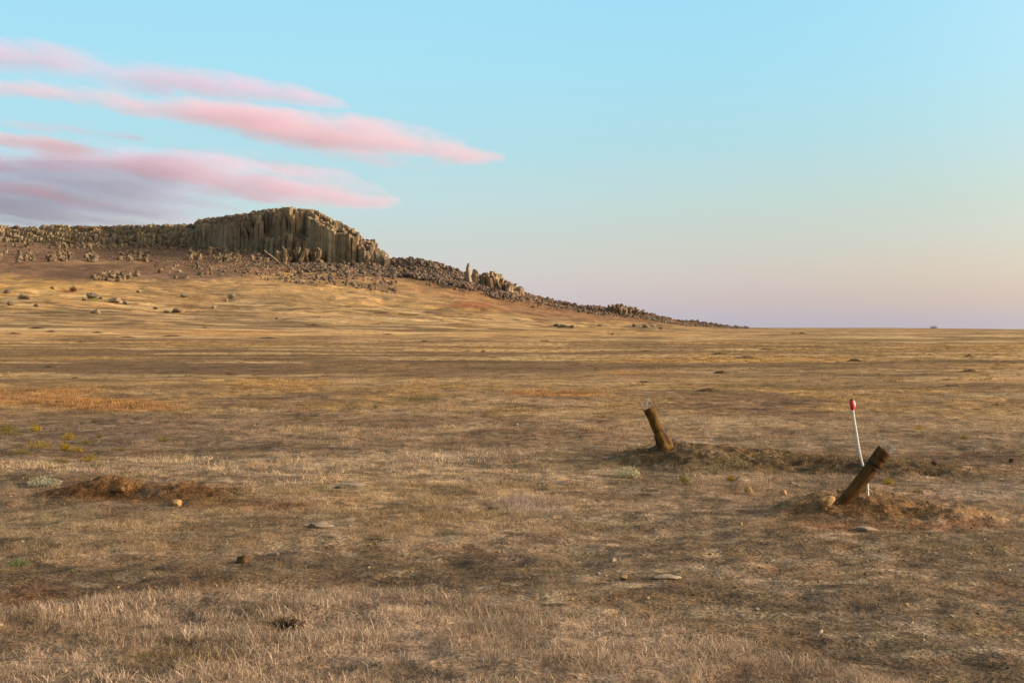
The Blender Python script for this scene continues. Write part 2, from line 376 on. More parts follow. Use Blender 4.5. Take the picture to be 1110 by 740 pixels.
    # small scale variety of the near cover
    blend(val(C(96, 76, 56), .35, .05, C(134, 106, 78)), sm(0.15, 0.5, fbm(x/0.55, y/0.55, 3, 93))*(1-sm(30, 60, r))*0.55)
    return F, px, py

# ------------------------------------------------------------------ object helpers
def tag(o, label=None, cat=None, group=None, kind=None):
    if label: o['label'] = label
    if cat: o['category'] = cat
    if group: o['group'] = group
    if kind: o['kind'] = kind
    return o
def link(name, me, mat=None, parent=None):
    o = bpy.data.objects.new(name, me); COL.objects.link(o)
    if mat: me.materials.append(mat)
    if parent: o.parent = parent
    return o
def empty(name, loc):
    o = bpy.data.objects.new(name, None); COL.objects.link(o); o.location = loc; o.empty_display_size = 0.2
    return o
def np_mesh(name, V, Fq, cols=None, smooth=True, cname='col'):
    """V (n,3); Fq (m,k) faces all with k corners"""
    me = bpy.data.meshes.new(name); V = np.asarray(V, np.float32); Fq = np.asarray(Fq, np.int32)
    m, k = Fq.shape
    me.vertices.add(len(V)); me.vertices.foreach_set('co', V.ravel())
    me.loops.add(m*k); me.loops.foreach_set('vertex_index', Fq.ravel())
    me.polygons.add(m); me.polygons.foreach_set('loop_start', np.arange(0, m*k, k, dtype=np.int32))
    me.polygons.foreach_set('loop_total', np.full(m, k, np.int32))
    me.polygons.foreach_set('use_smooth', np.full(m, smooth))
    if cols is not None:
        a = me.color_attributes.new(cname, 'FLOAT_COLOR', 'POINT')
        c4 = np.ones((len(V), 4), np.float32); c4[:, :cols.shape[1]] = cols; a.data.foreach_set('color', c4.ravel())
    me.update(calc_edges=True); return me

# ------------------------------------------------------------------ materials
def mat_new(name):
    m = bpy.data.materials.new(name); m.use_nodes = True; m.node_tree.nodes.clear()
    t = NT(m.node_tree); out = t.new('ShaderNodeOutputMaterial'); return m, t, out
def ground_material():
    m, t, out = mat_new('steppe_soil')
    a = t.new('ShaderNodeAttribute', attribute_name='col'); g = t.new('ShaderNodeNewGeometry'); P = g.outputs['Position']
    base = a.outputs['Color']
    nf = t.noise(P, 38, 3, 0.6); nm = t.noise(P, 7, 4, 0.65); nl = t.noise(P, 0.9, 5, 0.6); nx = t.noise(P, 0.12, 8, 0.72); ny = t.noise(P, 0.035, 6, 0.6)
    v = t.mrange(nf, 0.3, 0.7, 0.38, 1.50)
    v2 = t.mrange(nm, 0.3, 0.7, 0.60, 1.40)
    v3 = t.mrange(nl, 0.3, 0.7, 0.62, 1.34)
    v4 = t.mrange(nx, 0.3, 0.7, 0.58, 1.36)
    v5 = t.mrange(ny, 0.35, 0.65, 0.84, 1.16)
    k = t.math('MULTIPLY', t.math('MULTIPLY', t.math('MULTIPLY', v, v2), t.math('MULTIPLY', v3, v4)), v5)
    c = t.vmath('SCALE', base, k)
    hue = t.noise(P, 3.1, 3, 0.6)
    c = t.mix(t.mrange(hue, 0.52, 0.68, 0, 0.35), c, t.vmath('MULTIPLY', c, (1.10, 0.95, 0.80)))
    c = t.mix(t.mrange(hue, 0.46, 0.32, 0, 0.35), c, t.vmath('MULTIPLY', c, (0.96, 1.0, 1.08)))
    b = t.new('ShaderNodeBsdfPrincipled'); t.l.new(c, b.inputs['Base Color']); b.inputs['Roughness'].default_value = 0.95
    b.inputs['Specular IOR Level'].default_value = 0.1
    hgt = t.math('ADD', t.math('MULTIPLY', nf, 0.022), t.math('MULTIPLY', nm, 0.06))
    hgt = t.math('ADD', hgt, t.math('MULTIPLY', nl, 0.10))
    bp = t.new('ShaderNodeBump'); bp.inputs['Strength'].default_value = 0.8; bp.inputs['Distance'].default_value = 1.0
    t.l.new(hgt, bp.inputs['Height']); t.l.new(bp.outputs[0], b.inputs['Normal'])
    t.l.new(b.outputs[0], out.inputs[0]); return m
M_GROUND = ground_material()

def rock_material(name, base, lich, dark, scale=1.0, bump_d=0.3, attr=True):
    m, t, out = mat_new(name)
    tc = t.new('ShaderNodeNewGeometry'); P = tc.outputs['Position']
    n1 = t.noise(P, 0.9*scale, 5, 0.65); n2 = t.noise(P, 0.16*scale, 4, 0.6); n3 = t.noise(P, 4.0*scale, 3, 0.6)
    c = t.mix(t.mrange(n1, 0.40, 0.66, 0, 1), base, lich)
    c = t.mix(t.mrange(n2, 0.48, 0.64, 0, 0.8), c, dark)
    c = t.vmath('SCALE', c, t.mrange(n3, 0.3, 0.7, 0.6, 1.35))
    if attr:
        a = t.new('ShaderNodeAttribute', attribute_name='col'); c = t.vmath('MULTIPLY', c, a.outputs['Color'])
    b = t.new('ShaderNodeBsdfPrincipled'); t.l.new(c, b.inputs['Base Color']); b.inputs['Roughness'].default_value = 0.92
    b.inputs['Specular IOR Level'].default_value = 0.2
    bp = t.new('ShaderNodeBump'); bp.inputs['Strength'].default_value = 0.7; bp.inputs['Distance'].default_value = bump_d
    t.l.new(n1, bp.inputs['Height']); t.l.new(bp.outputs[0], b.inputs['Normal'])
    t.l.new(b.outputs[0], out.inputs[0]); return m
M_BASALT = rock_material('weathered_basalt', C(138, 114, 92), C(148, 128, 94), C(98, 76, 62), 1.0, 0.5)
M_SCREE = rock_material('scree_basalt', C(142, 122, 104), C(150, 134, 104), C(112, 86, 76), 1.0, 0.3, attr=False)

def simple_mat(name, col, rough=0.9, var=0.35, scale=30, spec=0.2, bump_s=0.3, bump_d=0.01, metallic=0.0, col2=None):
    m, t, out = mat_new(name)
    tc = t.new('ShaderNodeTexCoord'); P = tc.outputs['Object']
    n1 = t.noise(P, scale, 4, 0.65); n2 = t.noise(P, scale*0.2, 3, 0.6)
    c = t.mix(t.mrange(n2, 0.42, 0.6, 0, 1), col, col2 or col)
    c = t.vmath('SCALE', c, t.mrange(n1, 0.3, 0.7, 1-var, 1+var))
    b = t.new('ShaderNodeBsdfPrincipled'); t.l.new(c, b.inputs['Base Color']); b.inputs['Roughness'].default_value = rough
    b.inputs['Specular IOR Level'].default_value = spec; b.inputs['Metallic'].default_value = metallic
    bp = t.new('ShaderNodeBump'); bp.inputs['Strength'].default_value = bump_s; bp.inputs['Distance'].default_value = bump_d
    t.l.new(n1, bp.inputs['Height']); t.l.new(bp.outputs[0], b.inputs['Normal'])
    t.l.new(b.outputs[0], out.inputs[0]); return m

def instanced_mat(name, blade_attr=True, transl=0.25):
    m, t, out = mat_new(name)
    a = t.new('ShaderNodeAttribute', attribute_name='gcol', attribute_type='INSTANCER')
    c = a.outputs['Color']
    if blade_attr:
        v = t.new('ShaderNodeAttribute', attribute_name='bl'); c = t.vmath('MULTIPLY', c, v.outputs['Color'])
    df = t.new('ShaderNodeBsdfDiffuse'); t.l.new(c, df.inputs[0])
    if transl > 0:
        tr = t.new('ShaderNodeBsdfTranslucent'); t.l.new(c, tr.inputs[0])
        mx = t.new('ShaderNodeMixShader'); mx.inputs[0].default_value = transl
        t.l.new(df.outputs[0], mx.inputs[1]); t.l.new(tr.outputs[0], mx.inputs[2]); t.l.new(mx.outputs[0], out.inputs[0])
    else: t.l.new(df.outputs[0], out.inputs[0])
    return m
M_GRASS = instanced_mat('dry_grass'); M_CLOD = instanced_mat('soil_clod', False, 0)

# ------------------------------------------------------------------ ground sheet
def build_ground():
    r1 = np.geomspace(0.6, 4.0, 24, endpoint=False); r2 = np.geomspace(4.0, 950, 1350, endpoint=False); r3 = np.geomspace(950, 9000, 90)
    rr = np.concatenate([r1, r2, r3])
    fine = np.linspace(R(-23), R(23), 1000)
    c1 = np.linspace(R(23), R(60), 90)[1:]; c2 = np.linspace(R(60), R(180), 60)[1:]
    aa = np.concatenate([-(c2[::-1]), -(c1[::-1]), fine, c1, c2[:-1]])
    A, RR = np.meshgrid(aa, rr)
    x = (RR*np.sin(A)).ravel(); y = (RR*np.cos(A)).ravel(); z = ground(x, y)
    F, px, py = fields(x, y, z)
    nr, na = len(rr), len(aa)
    idx = np.arange(nr*na).reshape(nr, na)
    nx = np.roll(idx, -1, axis=1)
    q = np.stack([idx[:-1], idx[1:], nx[1:], nx[:-1]], -1).reshape(-1, 4)[:, ::-1]
    V = np.stack([x, y, z], 1); V = np.vstack([V, [[0, 0, 0]]])
    cols = np.vstack([F[:, :3], F[:1, :3]])
    me = np_mesh('ground', V, q, cols)
    bm = bmesh.new(); bm.from_mesh(me); bm.verts.ensure_lookup_table(); c0 = bm.verts[nr*na]
    for i in range(na):
        bm.faces.new((c0, bm.verts[i], bm.verts[(i+1) % na])) if False else bm.faces.new((bm.verts[(i+1) % na], bm.verts[i], c0))
    bm.to_mesh(me); bm.free()
    return tag(link('ground', me, M_GROUND), kind='structure')
build_ground()

def build_mound(key, label, x0, x1, y0, y1, n=260):
    xs = np.linspace(x0, x1, n); ys = np.linspace(y0, y1, int(n*0.8)); X, Y = np.meshgrid(xs, ys); x = X.ravel(); y = Y.ravel()
    b = bump(x, y, key); wgt = sm(0.0, 0.08, b)
    g = ground(x, y)
    z = g+b-0.012+wgt*(0.040*fbm(x/0.13, y/0.13, 3, 5)+0.05*fbm(x/0.42, y/0.42, 2, 8))
    F, _, _ = fields(x, y, z)
    keep = b > 0.004
    idx = np.arange(len(x)).reshape(len(ys), len(xs))
    q = np.stack([idx[:-1, :-1], idx[:-1, 1:], idx[1:, 1:], idx[1:, :-1]], -1).reshape(-1, 4)
    q = q[keep[q].all(1)]
    used = np.unique(q); rem = -np.ones(len(x), int); rem[used] = np.arange(len(used))
    cx, cy = np.mean(x[used]), np.mean(y[used]); cz = float(ground(cx, cy)[0])
    V = np.stack([x-cx, y-cy, z-cz], 1)[used]
    me = np_mesh('dirt_mound', V, rem[q], F[used, :3])
    o = link('dirt_mound', me, M_GROUND); o.location = (cx, cy, cz)
    return tag(o, label, 'dirt mound')
build_mound('right', 'low brown earth mound around the foot of the right-leaning rusty rocket casing', 1.4, 5.6, 10.6, 13.8)
build_mound('middle', 'long low olive brown earth mound under the left-leaning rusty rocket casing', 0.6, 7.6, 14.4, 19.6, 340)
build_mound('left', 'reddish dug earth mound with a pit and clods in the left foreground', -6.0, -1.6, 12.2, 15.2)

def z_at(py, Y): return CAMZ+(HY-py)/FPX*Y
def x_at(px, Y): return (px-CX)/FPX*Y

# ------------------------------------------------------------------ basalt cliff of standing columns
CT = [(-420, 250), (-300, 243), (-200, 245), (-80, 243), (0, 243), (25, 245), (60, 243), (100, 244.5), (150, 243.5), (185, 242.5), (210, 242.5), (216, 238.5), (240, 235.5), (262, 232.5),
      (275, 229.5), (295, 227.5), (312, 225.5), (325, 227), (342, 228.5), (350, 233), (358, 238), (366, 240.5), (375, 245), (385, 251), (393, 259), (396, 262.5), (399, 262.5), (401, 260), (405, 260),
      (406, 269), (412, 272), (418, 275), (422, 281)]
CB = [(-420, 272), (-200, 266), (0, 261), (60, 264), (120, 264), (180, 262), (215, 265), (240, 268), (300, 274), (345, 276), (380, 284), (405, 285), (425, 288)]
PXA = np.array(PXK, float)
YB = np.array([YK[p][5] for p in PXK], float); YC = np.array([YK[p][7] for p in PXK], float)
class Cols:
    def __init__(s): s.V = []; s.F = []; s.K = []
    def column(s, x, y, z0, z1, r, lean=0.03, sides=None, col=None, slant=0.35):
        n = sides or random.choice((5, 6, 6, 7)); a0 = random.random()*6.28
        lx, ly = random.gauss(0, lean), random.gauss(0, lean)
        h = z1-z0; rings = 6; b = len(s.V)
        rad = [r*random.uniform(.85, 1.15) for _ in range(n)]
        sx, sy = random.uniform(-slant, slant), random.uniform(-slant, slant)
        c = col or (lambda k: (k*random.uniform(.97, 1.05), k, k*random.uniform(.88, 1.0)))(random.uniform(.72, 1.22))
        for k in range(rings):
            t = k/(rings-1)+(random.uniform(-.07, .07) if 0 < k < rings-1 else 0); ox, oy = (random.gauss(0, r*.10), random.gauss(0, r*.10)) if 0 < k else (0, 0)
            sc = (1.06-0.14*t)*random.uniform(.86, 1.10) if k < rings-1 else 0.8
            for i in range(n):
                a = a0+6.2832*i/n; px_ = rad[i]*math.cos(a)*sc; py_ = rad[i]*math.sin(a)*sc
                zz = z0+h*t+(sx*px_+sy*py_ if k == rings-1 else 0)+(random.gauss(0, r*.12) if k == rings-1 else 0)
                s.V.append((x+px_+ox+lx*h*t, y+py_+oy+ly*h*t, zz)); s.K.append(c)
        for k in range(rings-1):
            for i in range(n):
                j = (i+1) % n; s.F.append((b+k*n+i, b+k*n+j, b+(k+1)*n+j, b+(k+1)*n+i))
        s.F.append(tuple(b+(rings-1)*n+i for i in range(n)))
    def build(s, name, mat, org=(0, 0, 0)):
        me = bpy.data.meshes.new(name); me.from_pydata([(a-org[0], b-org[1], c-org[2]) for a, b, c in s.V], [], s.F)
        at = me.color_attributes.new('col', 'FLOAT_COLOR', 'POINT'); a = np.ones((len(s.V), 4), np.float32); a[:, :3] = s.K; at.data.foreach_set('color', a.ravel())
        me.update(); o = link(name, me, mat); o.location = org; return o
cb = Cols()
def n1(v, sd): return float(vn(np.array([v]), np.array([sd*1.7+.3]), sd)[0])
px = -420.0
while px < 420:
    bot = np.interp(px, *zip(*CB)); yb = np.interp(px, PXA, YB); yc = np.interp(px, PXA, YC)
    main = px > 213
    broken = n1(px/16, 5)+.5*n1(px/5, 6)
    rows = 7
    for r_ in range(rows):
        fr = r_/(rows-1); deep = n1(px/9, 8)
        Y = yb-4+fr*(yc-yb+3)+random.uniform(-.45, .45)+deep*1.5
        q = px+random.uniform(-1.3, 1.3)
        gh = n1(px/7.5+r_*9.3, 11)                           # neighbours share their height
        if main: f = .74+.28*min(1, fr*1.6)+.09*gh-(.30*max(0, broken-.1) if fr < .7 else 0)
        else: f = .28+.78*fr**.9+.12*gh-(.10 if broken > .1 and fr < .7 else 0)
        if px > 345: f = max(f, .45+.55*min(1, fr*2.2)+.10*gh)
        if 285 < px < 335 and fr < .45: f = min(f, .34+.1*gh)
        f = min(f, 1.0)
        topq = np.interp(q, *zip(*CT)); tp = bot-(bot-topq)*f+random.gauss(0, .35)
        if r_ >= rows-2: tp = topq+(random.uniform(-.4, 1.0) if main else .6+1.6*abs(n1(px/6, 33))+random.uniform(-.6, 1.2))
        x = x_at(q, Y); g = float(ground(x, Y)[0]); z1 = z_at(tp, Y)
        if z1-g < .4: continue
        shade = 1+.22*n1(px/9+r_*1.3, 14)
        k = random.uniform(.82, 1.08)*shade; tint = n1(px/20+r_, 15)
        col = (k*(1+.05*tint), k*(1+.01*tint), k*random.uniform(.88, .99)*(1-.08*tint))
        cb.column(x, Y, g-1.5, z1, random.uniform(1.25, 1.9)*(1.0 if main else .85), lean=.02+(.06 if broken > .3 or not main else 0), col=col, slant=.5, sides=random.choice((4, 5, 5, 6)))
    px += random.uniform(2.3, 3.4)
# the lower tier of short columns in front of the main face, and the broken ledge further left
_TF = np.linspace(420, 1000, 2400)
def hit_far(px, py):
    dx = (px-CX)/FPX; dzz = (CY-py)/FPX; Y = _TF*(cp+dzz*sp_); X = dx*_TF; Z = CAMZ+_TF*(-sp_+dzz*cp); m = np.where(Z <= ground(X, Y))[0]
    k = m[0] if len(m) else len(_TF)-1
    return float(X[k]), float(Y[k])
for (a, b_, y0, y1, n, hh) in ((303, 347, 283, 286, 60, 8), (25, 225, 275, 284, 330, 3.6), (-260, 30, 272, 284, 220, 3.4), (215, 305, 268, 285, 150, 3.4), (60, 210, 262, 270, 170, 4), (-300, 60, 260, 270, 120, 4),
                            (225, 300, 262, 274, 120, 4), (345, 420, 282, 294, 90, 3), (100, 150, 296, 304, 40, 2.0), (170, 330, 286, 300, 60, 1.6)):
    for i in range(n):
        q = random.uniform(a, b_); t_q = n1(q/14, 21)
        if t_q < -.15 and y0 > 265 and n > 70: continue
        x, Y = hit_far(q, random.uniform(y0, y1)-t_q*2); g = float(ground(x, Y)[0])
        k = random.uniform(.55, 1.05)
        hf = 1.0 if (a == 303 or a == 345) else .55
        cb.column(x, Y, g-1.2, g+hh*hf*random.uniform(.25, 1.0), random.uniform(.7, 1.7), lean=.35, slant=.9, col=(k, k*.96, k*.88))
tag(cb.build('basalt_cliff', M_BASALT), 'long cliff of weathered basalt columns along the top of the hill', 'cliff')

def rock_cluster(name, label, cat, prof, Y, depth, base_y, n, r=(.8, 1.5), lean=.12, org_px=None):
    c = Cols(); ps = [p for p, _ in prof]
    for i in range(n):
        q = random.uniform(ps[0], ps[-1]); yy = Y+random.uniform(-depth, depth); k = 1-abs(yy-Y)/depth*.45
        tp = base_y-(base_y-np.interp(q, *zip(*prof)))*(k*.6+.4)*random.uniform(.9, 1.02); x = x_at(q, yy); g = float(ground(x, yy)[0])
        c.column(x, yy, g-1.0, max(z_at(tp, yy), g+.6), random.uniform(*r), lean=lean, slant=.6)
    x0 = x_at(.5*(ps[0]+ps[-1]), Y)
    return tag(c.build(name, M_BASALT, (x0, Y, float(ground(x0, Y)[0]))), label, cat)
rock_cluster('rock_outcrop', 'broad dark rock knob just right of the two standing rock pillars', 'outcrop',
             [(517, 311), (522, 306), (526, 297), (531, 294), (537, 293.5), (541, 298), (548, 304), (556, 311), (563, 316)], 678, 6, 320, 110, r=(1.0, 1.9), lean=.3)
rock_cluster('rock_outcrop', 'small rock stack standing up from the far end of the stony ridge', 'outcrop',
             [(658, 334), (664, 332), (668, 329.5), (672, 330), (677, 332), (685, 336)], 670, 4, 337, 40, r=(.5, 1.2), lean=.5)
def pillar(label, pts, Y, seed):
    """pts: (px centre, py, half width px) from the foot up"""
    V = []; F = []; n = 9; x0 = x_at(pts[0][0], Y); z0 = z_at(pts[0][1], Y); px_m = Y/FPX
    rr = random.Random(seed); rad = [rr.uniform(.8, 1.2) for _ in range(n)]; m = len(pts)*3
    ks = np.linspace(0, len(pts)-1, m)
    for k in ks:
        c, y, hw = [np.interp(k, range(len(pts)), [p[j] for p in pts]) for j in range(3)]
        for i in range(n):
            a = 6.2832*i/n; rd = hw*px_m*rad[i]*rr.uniform(.86, 1.12)
            V.append((x_at(c, Y)-x0+rd*math.cos(a), rd*math.sin(a)*1.1, z_at(y, Y)-z0+rr.uniform(-.15, .15)))
    for k in range(m-1):
        for i in range(n): j = (i+1) % n; F.append((k*n+i, k*n+j, (k+1)*n+j, (k+1)*n+i))
    F.append(tuple((m-1)*n+i for i in range(n)))
    me = bpy.data.meshes.new('rock_pillar'); me.from_pydata(V, [], F)
    at = me.color_attributes.new('col', 'FLOAT_COLOR', 'POINT'); at.data.foreach_set('color', np.full(len(V)*4, 1.12, np.float32)); me.update()
    o = link('rock_pillar', me, M_BASALT); o.location = (x0, Y, z0); return tag(o, label, 'rock pillar')
pillar('tall slim rock pillar on the ridge, the higher of the two standing stones', [(508.5, 314, 4.6), (508.5, 306, 4), (508.0, 300, 3.2), (507.3, 295, 3), (507.5, 290, 2.4), (508, 286.5, 1.9), (508, 285, .8)], 672, 3)
pillar('shorter thicker rock pillar leaning beside the taller slim one', [(515, 314, 5), (514.5, 306, 4.2), (515, 300, 3.6), (515.5, 296, 3.2), (515, 293, 2.4), (514, 291.6, 1)], 674, 5)

# ------------------------------------------------------------------ rocks
def rock_mesh(name, seed, sub=2, flat=.75, rough=.28):
    bm = bmesh.new(); bmesh.ops.create_icosphere(bm, subdivisions=sub, radius=1.0)
    rr = random.Random(seed); off = Vector((rr.uniform(0, 50), rr.uniform(0, 50), rr.uniform(0, 50)))
    planes = [(Vector((rr.gauss(0, 1), rr.gauss(0, 1), rr.gauss(0, 1))).normalized(), rr.uniform(.46, .8)) for _ in range(11)]
    from mathutils import noise as mn
    for v in bm.verts:
        p = v.co.copy(); p *= 1+rough*mn.noise(p*1.3+off)+rough*.4*mn.noise(p*3.5+off)
        for nn, dd in planes:
            e = p.dot(nn)-dd
            if e > 0: p -= nn*e*.85
        p.z *= flat; v.co = p
    me = bpy.data.meshes.new(name); bm.to_mesh(me); bm.free(); return me
proto_col = bpy.data.collections.new('variants')
def proto(name, me, mat):
    me.materials.append(mat); o = bpy.data.objects.new(name, me); return o
def make_coll(name, objs):
    c = bpy.data.collections.new(name)
    for o in objs: c.objects.link(o)
    return c
def scatter(name, pts, coll, gcol, scl, var, rot=None, label=None, cat=None, nrm_tilt=None):
    n = len(pts); me = bpy.data.meshes.new(name); me.vertices.add(n); me.vertices.foreach_set('co', np.asarray(pts, np.float32).ravel())
    a = me.attributes.new('gcol', 'FLOAT_COLOR', 'POINT'); c4 = np.ones((n, 4), np.float32); c4[:, :3] = gcol; a.data.foreach_set('color', c4.ravel())
    a = me.attributes.new('scl', 'FLOAT_VECTOR', 'POINT'); a.data.foreach_set('vector', np.asarray(scl, np.float32).ravel())
    a = me.attributes.new('rotv', 'FLOAT_VECTOR', 'POINT'); 
    if rot is None: rot = np.stack([rng.normal(0, .08, n), rng.normal(0, .08, n), rng.uniform(0, 6.283, n)], 1)
    a.data.foreach_set('vector', np.asarray(rot, np.float32).ravel())
    a = me.attributes.new('var', 'INT', 'POINT'); a.data.foreach_set('value', np.asarray(var, np.int32))
    o = link(name, me)
    ng = bpy.data.node_groups.new(name+'_nodes', 'GeometryNodeTree')
    ng.interface.new_socket('Geometry', in_out='INPUT', socket_type='NodeSocketGeometry'); ng.interface.new_socket('Geometry', in_out='OUTPUT', socket_type='NodeSocketGeometry')
    N = ng.nodes; L = ng.links; gi = N.new('NodeGroupInput'); go = N.new('NodeGroupOutput')
    iop = N.new('GeometryNodeInstanceOnPoints'); ci = N.new('GeometryNodeCollectionInfo'); ci.inputs['Collection'].default_value = coll
    ci.inputs['Separate Children'].default_value = True; ci.inputs['Reset Children'].default_value = True
    def na(nm, dt): q = N.new('GeometryNodeInputNamedAttribute'); q.data_type = dt; q.inputs['Name'].default_value = nm; return q.outputs['Attribute']
    L.new(gi.outputs[0], iop.inputs['Points']); L.new(ci.outputs[0], iop.inputs['Instance']); iop.inputs['Pick Instance'].default_value = True
    L.new(na('var', 'INT'), iop.inputs['Instance Index'])
    e2r = N.new('FunctionNodeEulerToRotation'); L.new(na('rotv', 'FLOAT_VECTOR'), e2r.inputs[0]); L.new(e2r.outputs[0], iop.inputs['Rotation'])
    L.new(na('scl', 'FLOAT_VECTOR'), iop.inputs['Scale']); L.new(iop.outputs[0], go.inputs[0])
    md = o.modifiers.new('scatter', 'NODES'); md.node_group = ng
    return tag(o, label, cat, kind='stuff')

M_SCREE_I, t_, out_ = mat_new('scree_rock')
_P = t_.new('ShaderNodeNewGeometry').outputs['Position']; _a = t_.new('ShaderNodeAttribute', attribute_name='gcol', attribute_type='INSTANCER')
_c = t_.vmath('SCALE', _a.outputs['Color'], t_.mrange(t_.noise(_P, 1.5, 4, .65), .3, .7, .6, 1.4))
_b = t_.new('ShaderNodeBsdfPrincipled'); t_.l.new(_c, _b.inputs['Base Color']); _b.inputs['Roughness'].default_value = .95; t_.l.new(_b.outputs[0], out_.inputs[0])
boul = make_coll('boulder_variants', [proto('boulder_%d' % i, rock_mesh('boulder', 100+i, 2, .85, .35), M_SCREE_I) for i in range(6)])
SKY_T = [(335, 226), (425, 281), (430, 279.5), (445, 281.5), (470, 283.5), (485, 287), (500, 293), (505, 297), (520, 303), (540, 303), (560, 313), (580, 319), (600, 323), (620, 327), (640, 330.5), (665, 333), (680, 333), (700, 338), (730, 343), (760, 349), (785, 353), (805, 355)]
LOW = [(-300, 274), (215, 280), (260, 286), (300, 292), (340, 295), (400, 297), (450, 303), (500, 312), (550, 321), (600, 329), (640, 336), (700, 342), (760, 351), (800, 356)]
def scree():
    n = 260000; q = rng.uniform(-300, 812, n); yb = np.interp(q, PXA, YB); yc = np.interp(q, PXA, YC)
    Y = yb-np.where(q < 430, 150, 42)+rng.uniform(0, 1, n)*(yc-yb+np.where(q < 430, 154, 46)); keep_ = (q < 430) | (rng.uniform(0, 1, n) < .55); q, Y, yb, yc = q[keep_], Y[keep_], yb[keep_], yc[keep_]; n = len(q); x = (q-CX)/FPX*Y; z = ground(x, Y); pxx, py = project(x, Y, z)
    low = np.interp(q, *zip(*LOW)); w = np.zeros(n)
    nz = fbm(x/7, Y/7, 3, 55)
    w = np.where((q > 330) & (q < 562) & (py < low+nz*3), .62, w)
    w = np.where((q >= 562) & (q < 812) & (py < low+nz*2), .55-.40*np.clip((q-600)/200, 0, 1), w)
    w = np.where((q > 205) & (q <= 330) & (py < low+nz*5) & (py > 258), .24, w)
    w = np.where((q <= 205) & (py < 284) & (py > 255), .03+.10*(nz > .1), w)
    w = np.where((w == 0) & (py < low+24) & (q < 800), .02+.12*(nz > .2), w)
    k = rng.uniform(0, 1, n) < w; x, Y, z, q = x[k], Y[k], z[k], q[k]; m = len(x)
    s = .22+1.05*rng.power(.42, m)*rng.uniform(.4, 1.15, m); s *= np.interp(q, [-300, 230, 340, 560, 640, 812], [.55, .65, 1.15, 1.25, 1.0, .7])
    pile = np.where((q > 425) & (q < 560), 1, 0)*rng.uniform(0, 1, m)**2*1.2
    base = np.array(C(106, 86, 66)); cc = base*rng.uniform(.6, 1.2, (m, 1))*rng.uniform(.93, 1.07, (m, 3))
    red = rng.uniform(0, 1, m) < .12; cc[red] = np.array(C(118, 82, 60))*rng.uniform(.8, 1.1, (red.sum(), 1))
    scl = np.stack([s*rng.uniform(.8, 1.3, m), s*rng.uniform(.8, 1.3, m), s*rng.uniform(.7, 1.4, m)], 1)
    rot = rng.uniform(0, 6.283, (m, 3))
    scatter('scree', np.stack([x, Y, z+s*.15+pile], 1), boul, cc, scl, rng.integers(0, 6, m), rot, 'grey boulder scree tumbling down the ridge below the basalt columns', 'scree')
scree()

M_STONE = simple_mat('tan_stone', C(164, 128, 82), .9, .3, 14, col2=C(142, 110, 70), bump_s=.5, bump_d=.02)
M_PSTONE = simple_mat('pale_stone', C(152, 132, 108), .9, .3, 14, col2=C(134, 114, 92), bump_s=.5, bump_d=.02)
M_GSTONE = simple_mat('grey_stone', C(138, 118, 92), .95, .45, 2, col2=C(108, 92, 72), bump_s=.6, bump_d=.1)
M_CLODM = simple_mat('dark_clod', C(78, 58, 38), 1.0, .4, 20, col2=C(94, 66, 42), bump_s=.8, bump_d=.02)
M_OCH = simple_mat('ochre_stone', C(116, 84, 48), .95, .4, 16, col2=C(98, 70, 40), bump_s=.6, bump_d=.02)
def stone(name, label, cat, px, py, wpx, hpx, mat, seed, group=None, deep=.35, sub=3, flat=1.0):
    x, y, z = hit(px, py+hpx*.35); m = y/FPX; me = rock_mesh(name, seed, sub, 1.0, .3)
    sx = wpx*m/2*1.32; sz = hpx*m/2*1.32
    me.transform(Matrix.Diagonal((sx, sx*.8 if sx > sz else sx, max(sz, .004), 1))); me.transform(Matrix.Translation((0, 0, sz*(1-deep))))
    for p in me.polygons: p.use_smooth = False
    o = link(name, me, mat); o.location = (x, y, z); return tag(o, label, cat, group)
stone('stone', 'rounded tan stone lying against the foot of the right-leaning rocket casing', 'stone', 895, 543.5, 18, 13, M_STONE, 1)
stone('stone', 'small tan stone on bare soil, the larger of two left of the right mound', 'stone', 811, 532, 8, 9, M_STONE, 2)
stone('stone', 'small orange stone lying between the two rocket casings, right of a tan stone', 'stone', 849, 534.5, 8, 6.5, M_STONE, 3)
stone('stone', 'tiny tan stone just behind the rounded stone at the right earth mound', 'stone', 891, 535, 6, 5, M_PSTONE, 14)
stone('stone', 'orange pebble on the ground in front of the left edge of the right mound', 'stone', 802, 568, 5, 4, M_STONE, 4)
stone('stone', 'yellowish rounded stone lying in front of the left earth mound', 'stone', 193, 545.5, 11, 7, M_STONE, 5)
stone('stone', 'tan lump of rock on top of the left earth mound', 'stone', 128, 531, 13, 7, M_OCH, 6)
stone('flat_stone', 'flat pale stone lying in the dry grass left of centre', 'stone', 347, 569.5, 28, 6, M_PSTONE, 7)
stone('flat_stone', 'long flat grey stone in the pale grass belt, left of centre', 'stone', 379, 526.5, 34, 4.5, M_PSTONE, 8)
stone('flat_stone', 'flat whitish stone on the dark bare soil right of centre', 'stone', 723, 625.5, 26, 5, M_PSTONE, 9)
stone('flat_stone', 'thin tan stone slab on the front slope of the right mound', 'stone', 938, 573, 20, 5, M_PSTONE, 10)
stone('stone', 'whitish pebble on the soil behind the two small tan stones', 'stone', 857, 523.5, 5, 3, M_PSTONE, 11)
stone('stone', 'small tan stone near the dark belt, left of the flat whitish stone', 'stone', 676, 626, 7, 5, M_STONE, 12)
stone('stone', 'small pale stone in the brown soil above the flat whitish stone', 'stone', 664, 607, 8, 4, M_PSTONE, 13)
stone('soil_clod', 'dark clod of soil in the grass left of centre below the pale belt', 'clod', 262, 606.5, 14, 9, M_CLODM, 21)
stone('soil_clod', 'small dark clod beside the trampled track in the middle distance', 'clod', 532, 551, 5, 3.5, M_CLODM, 22)
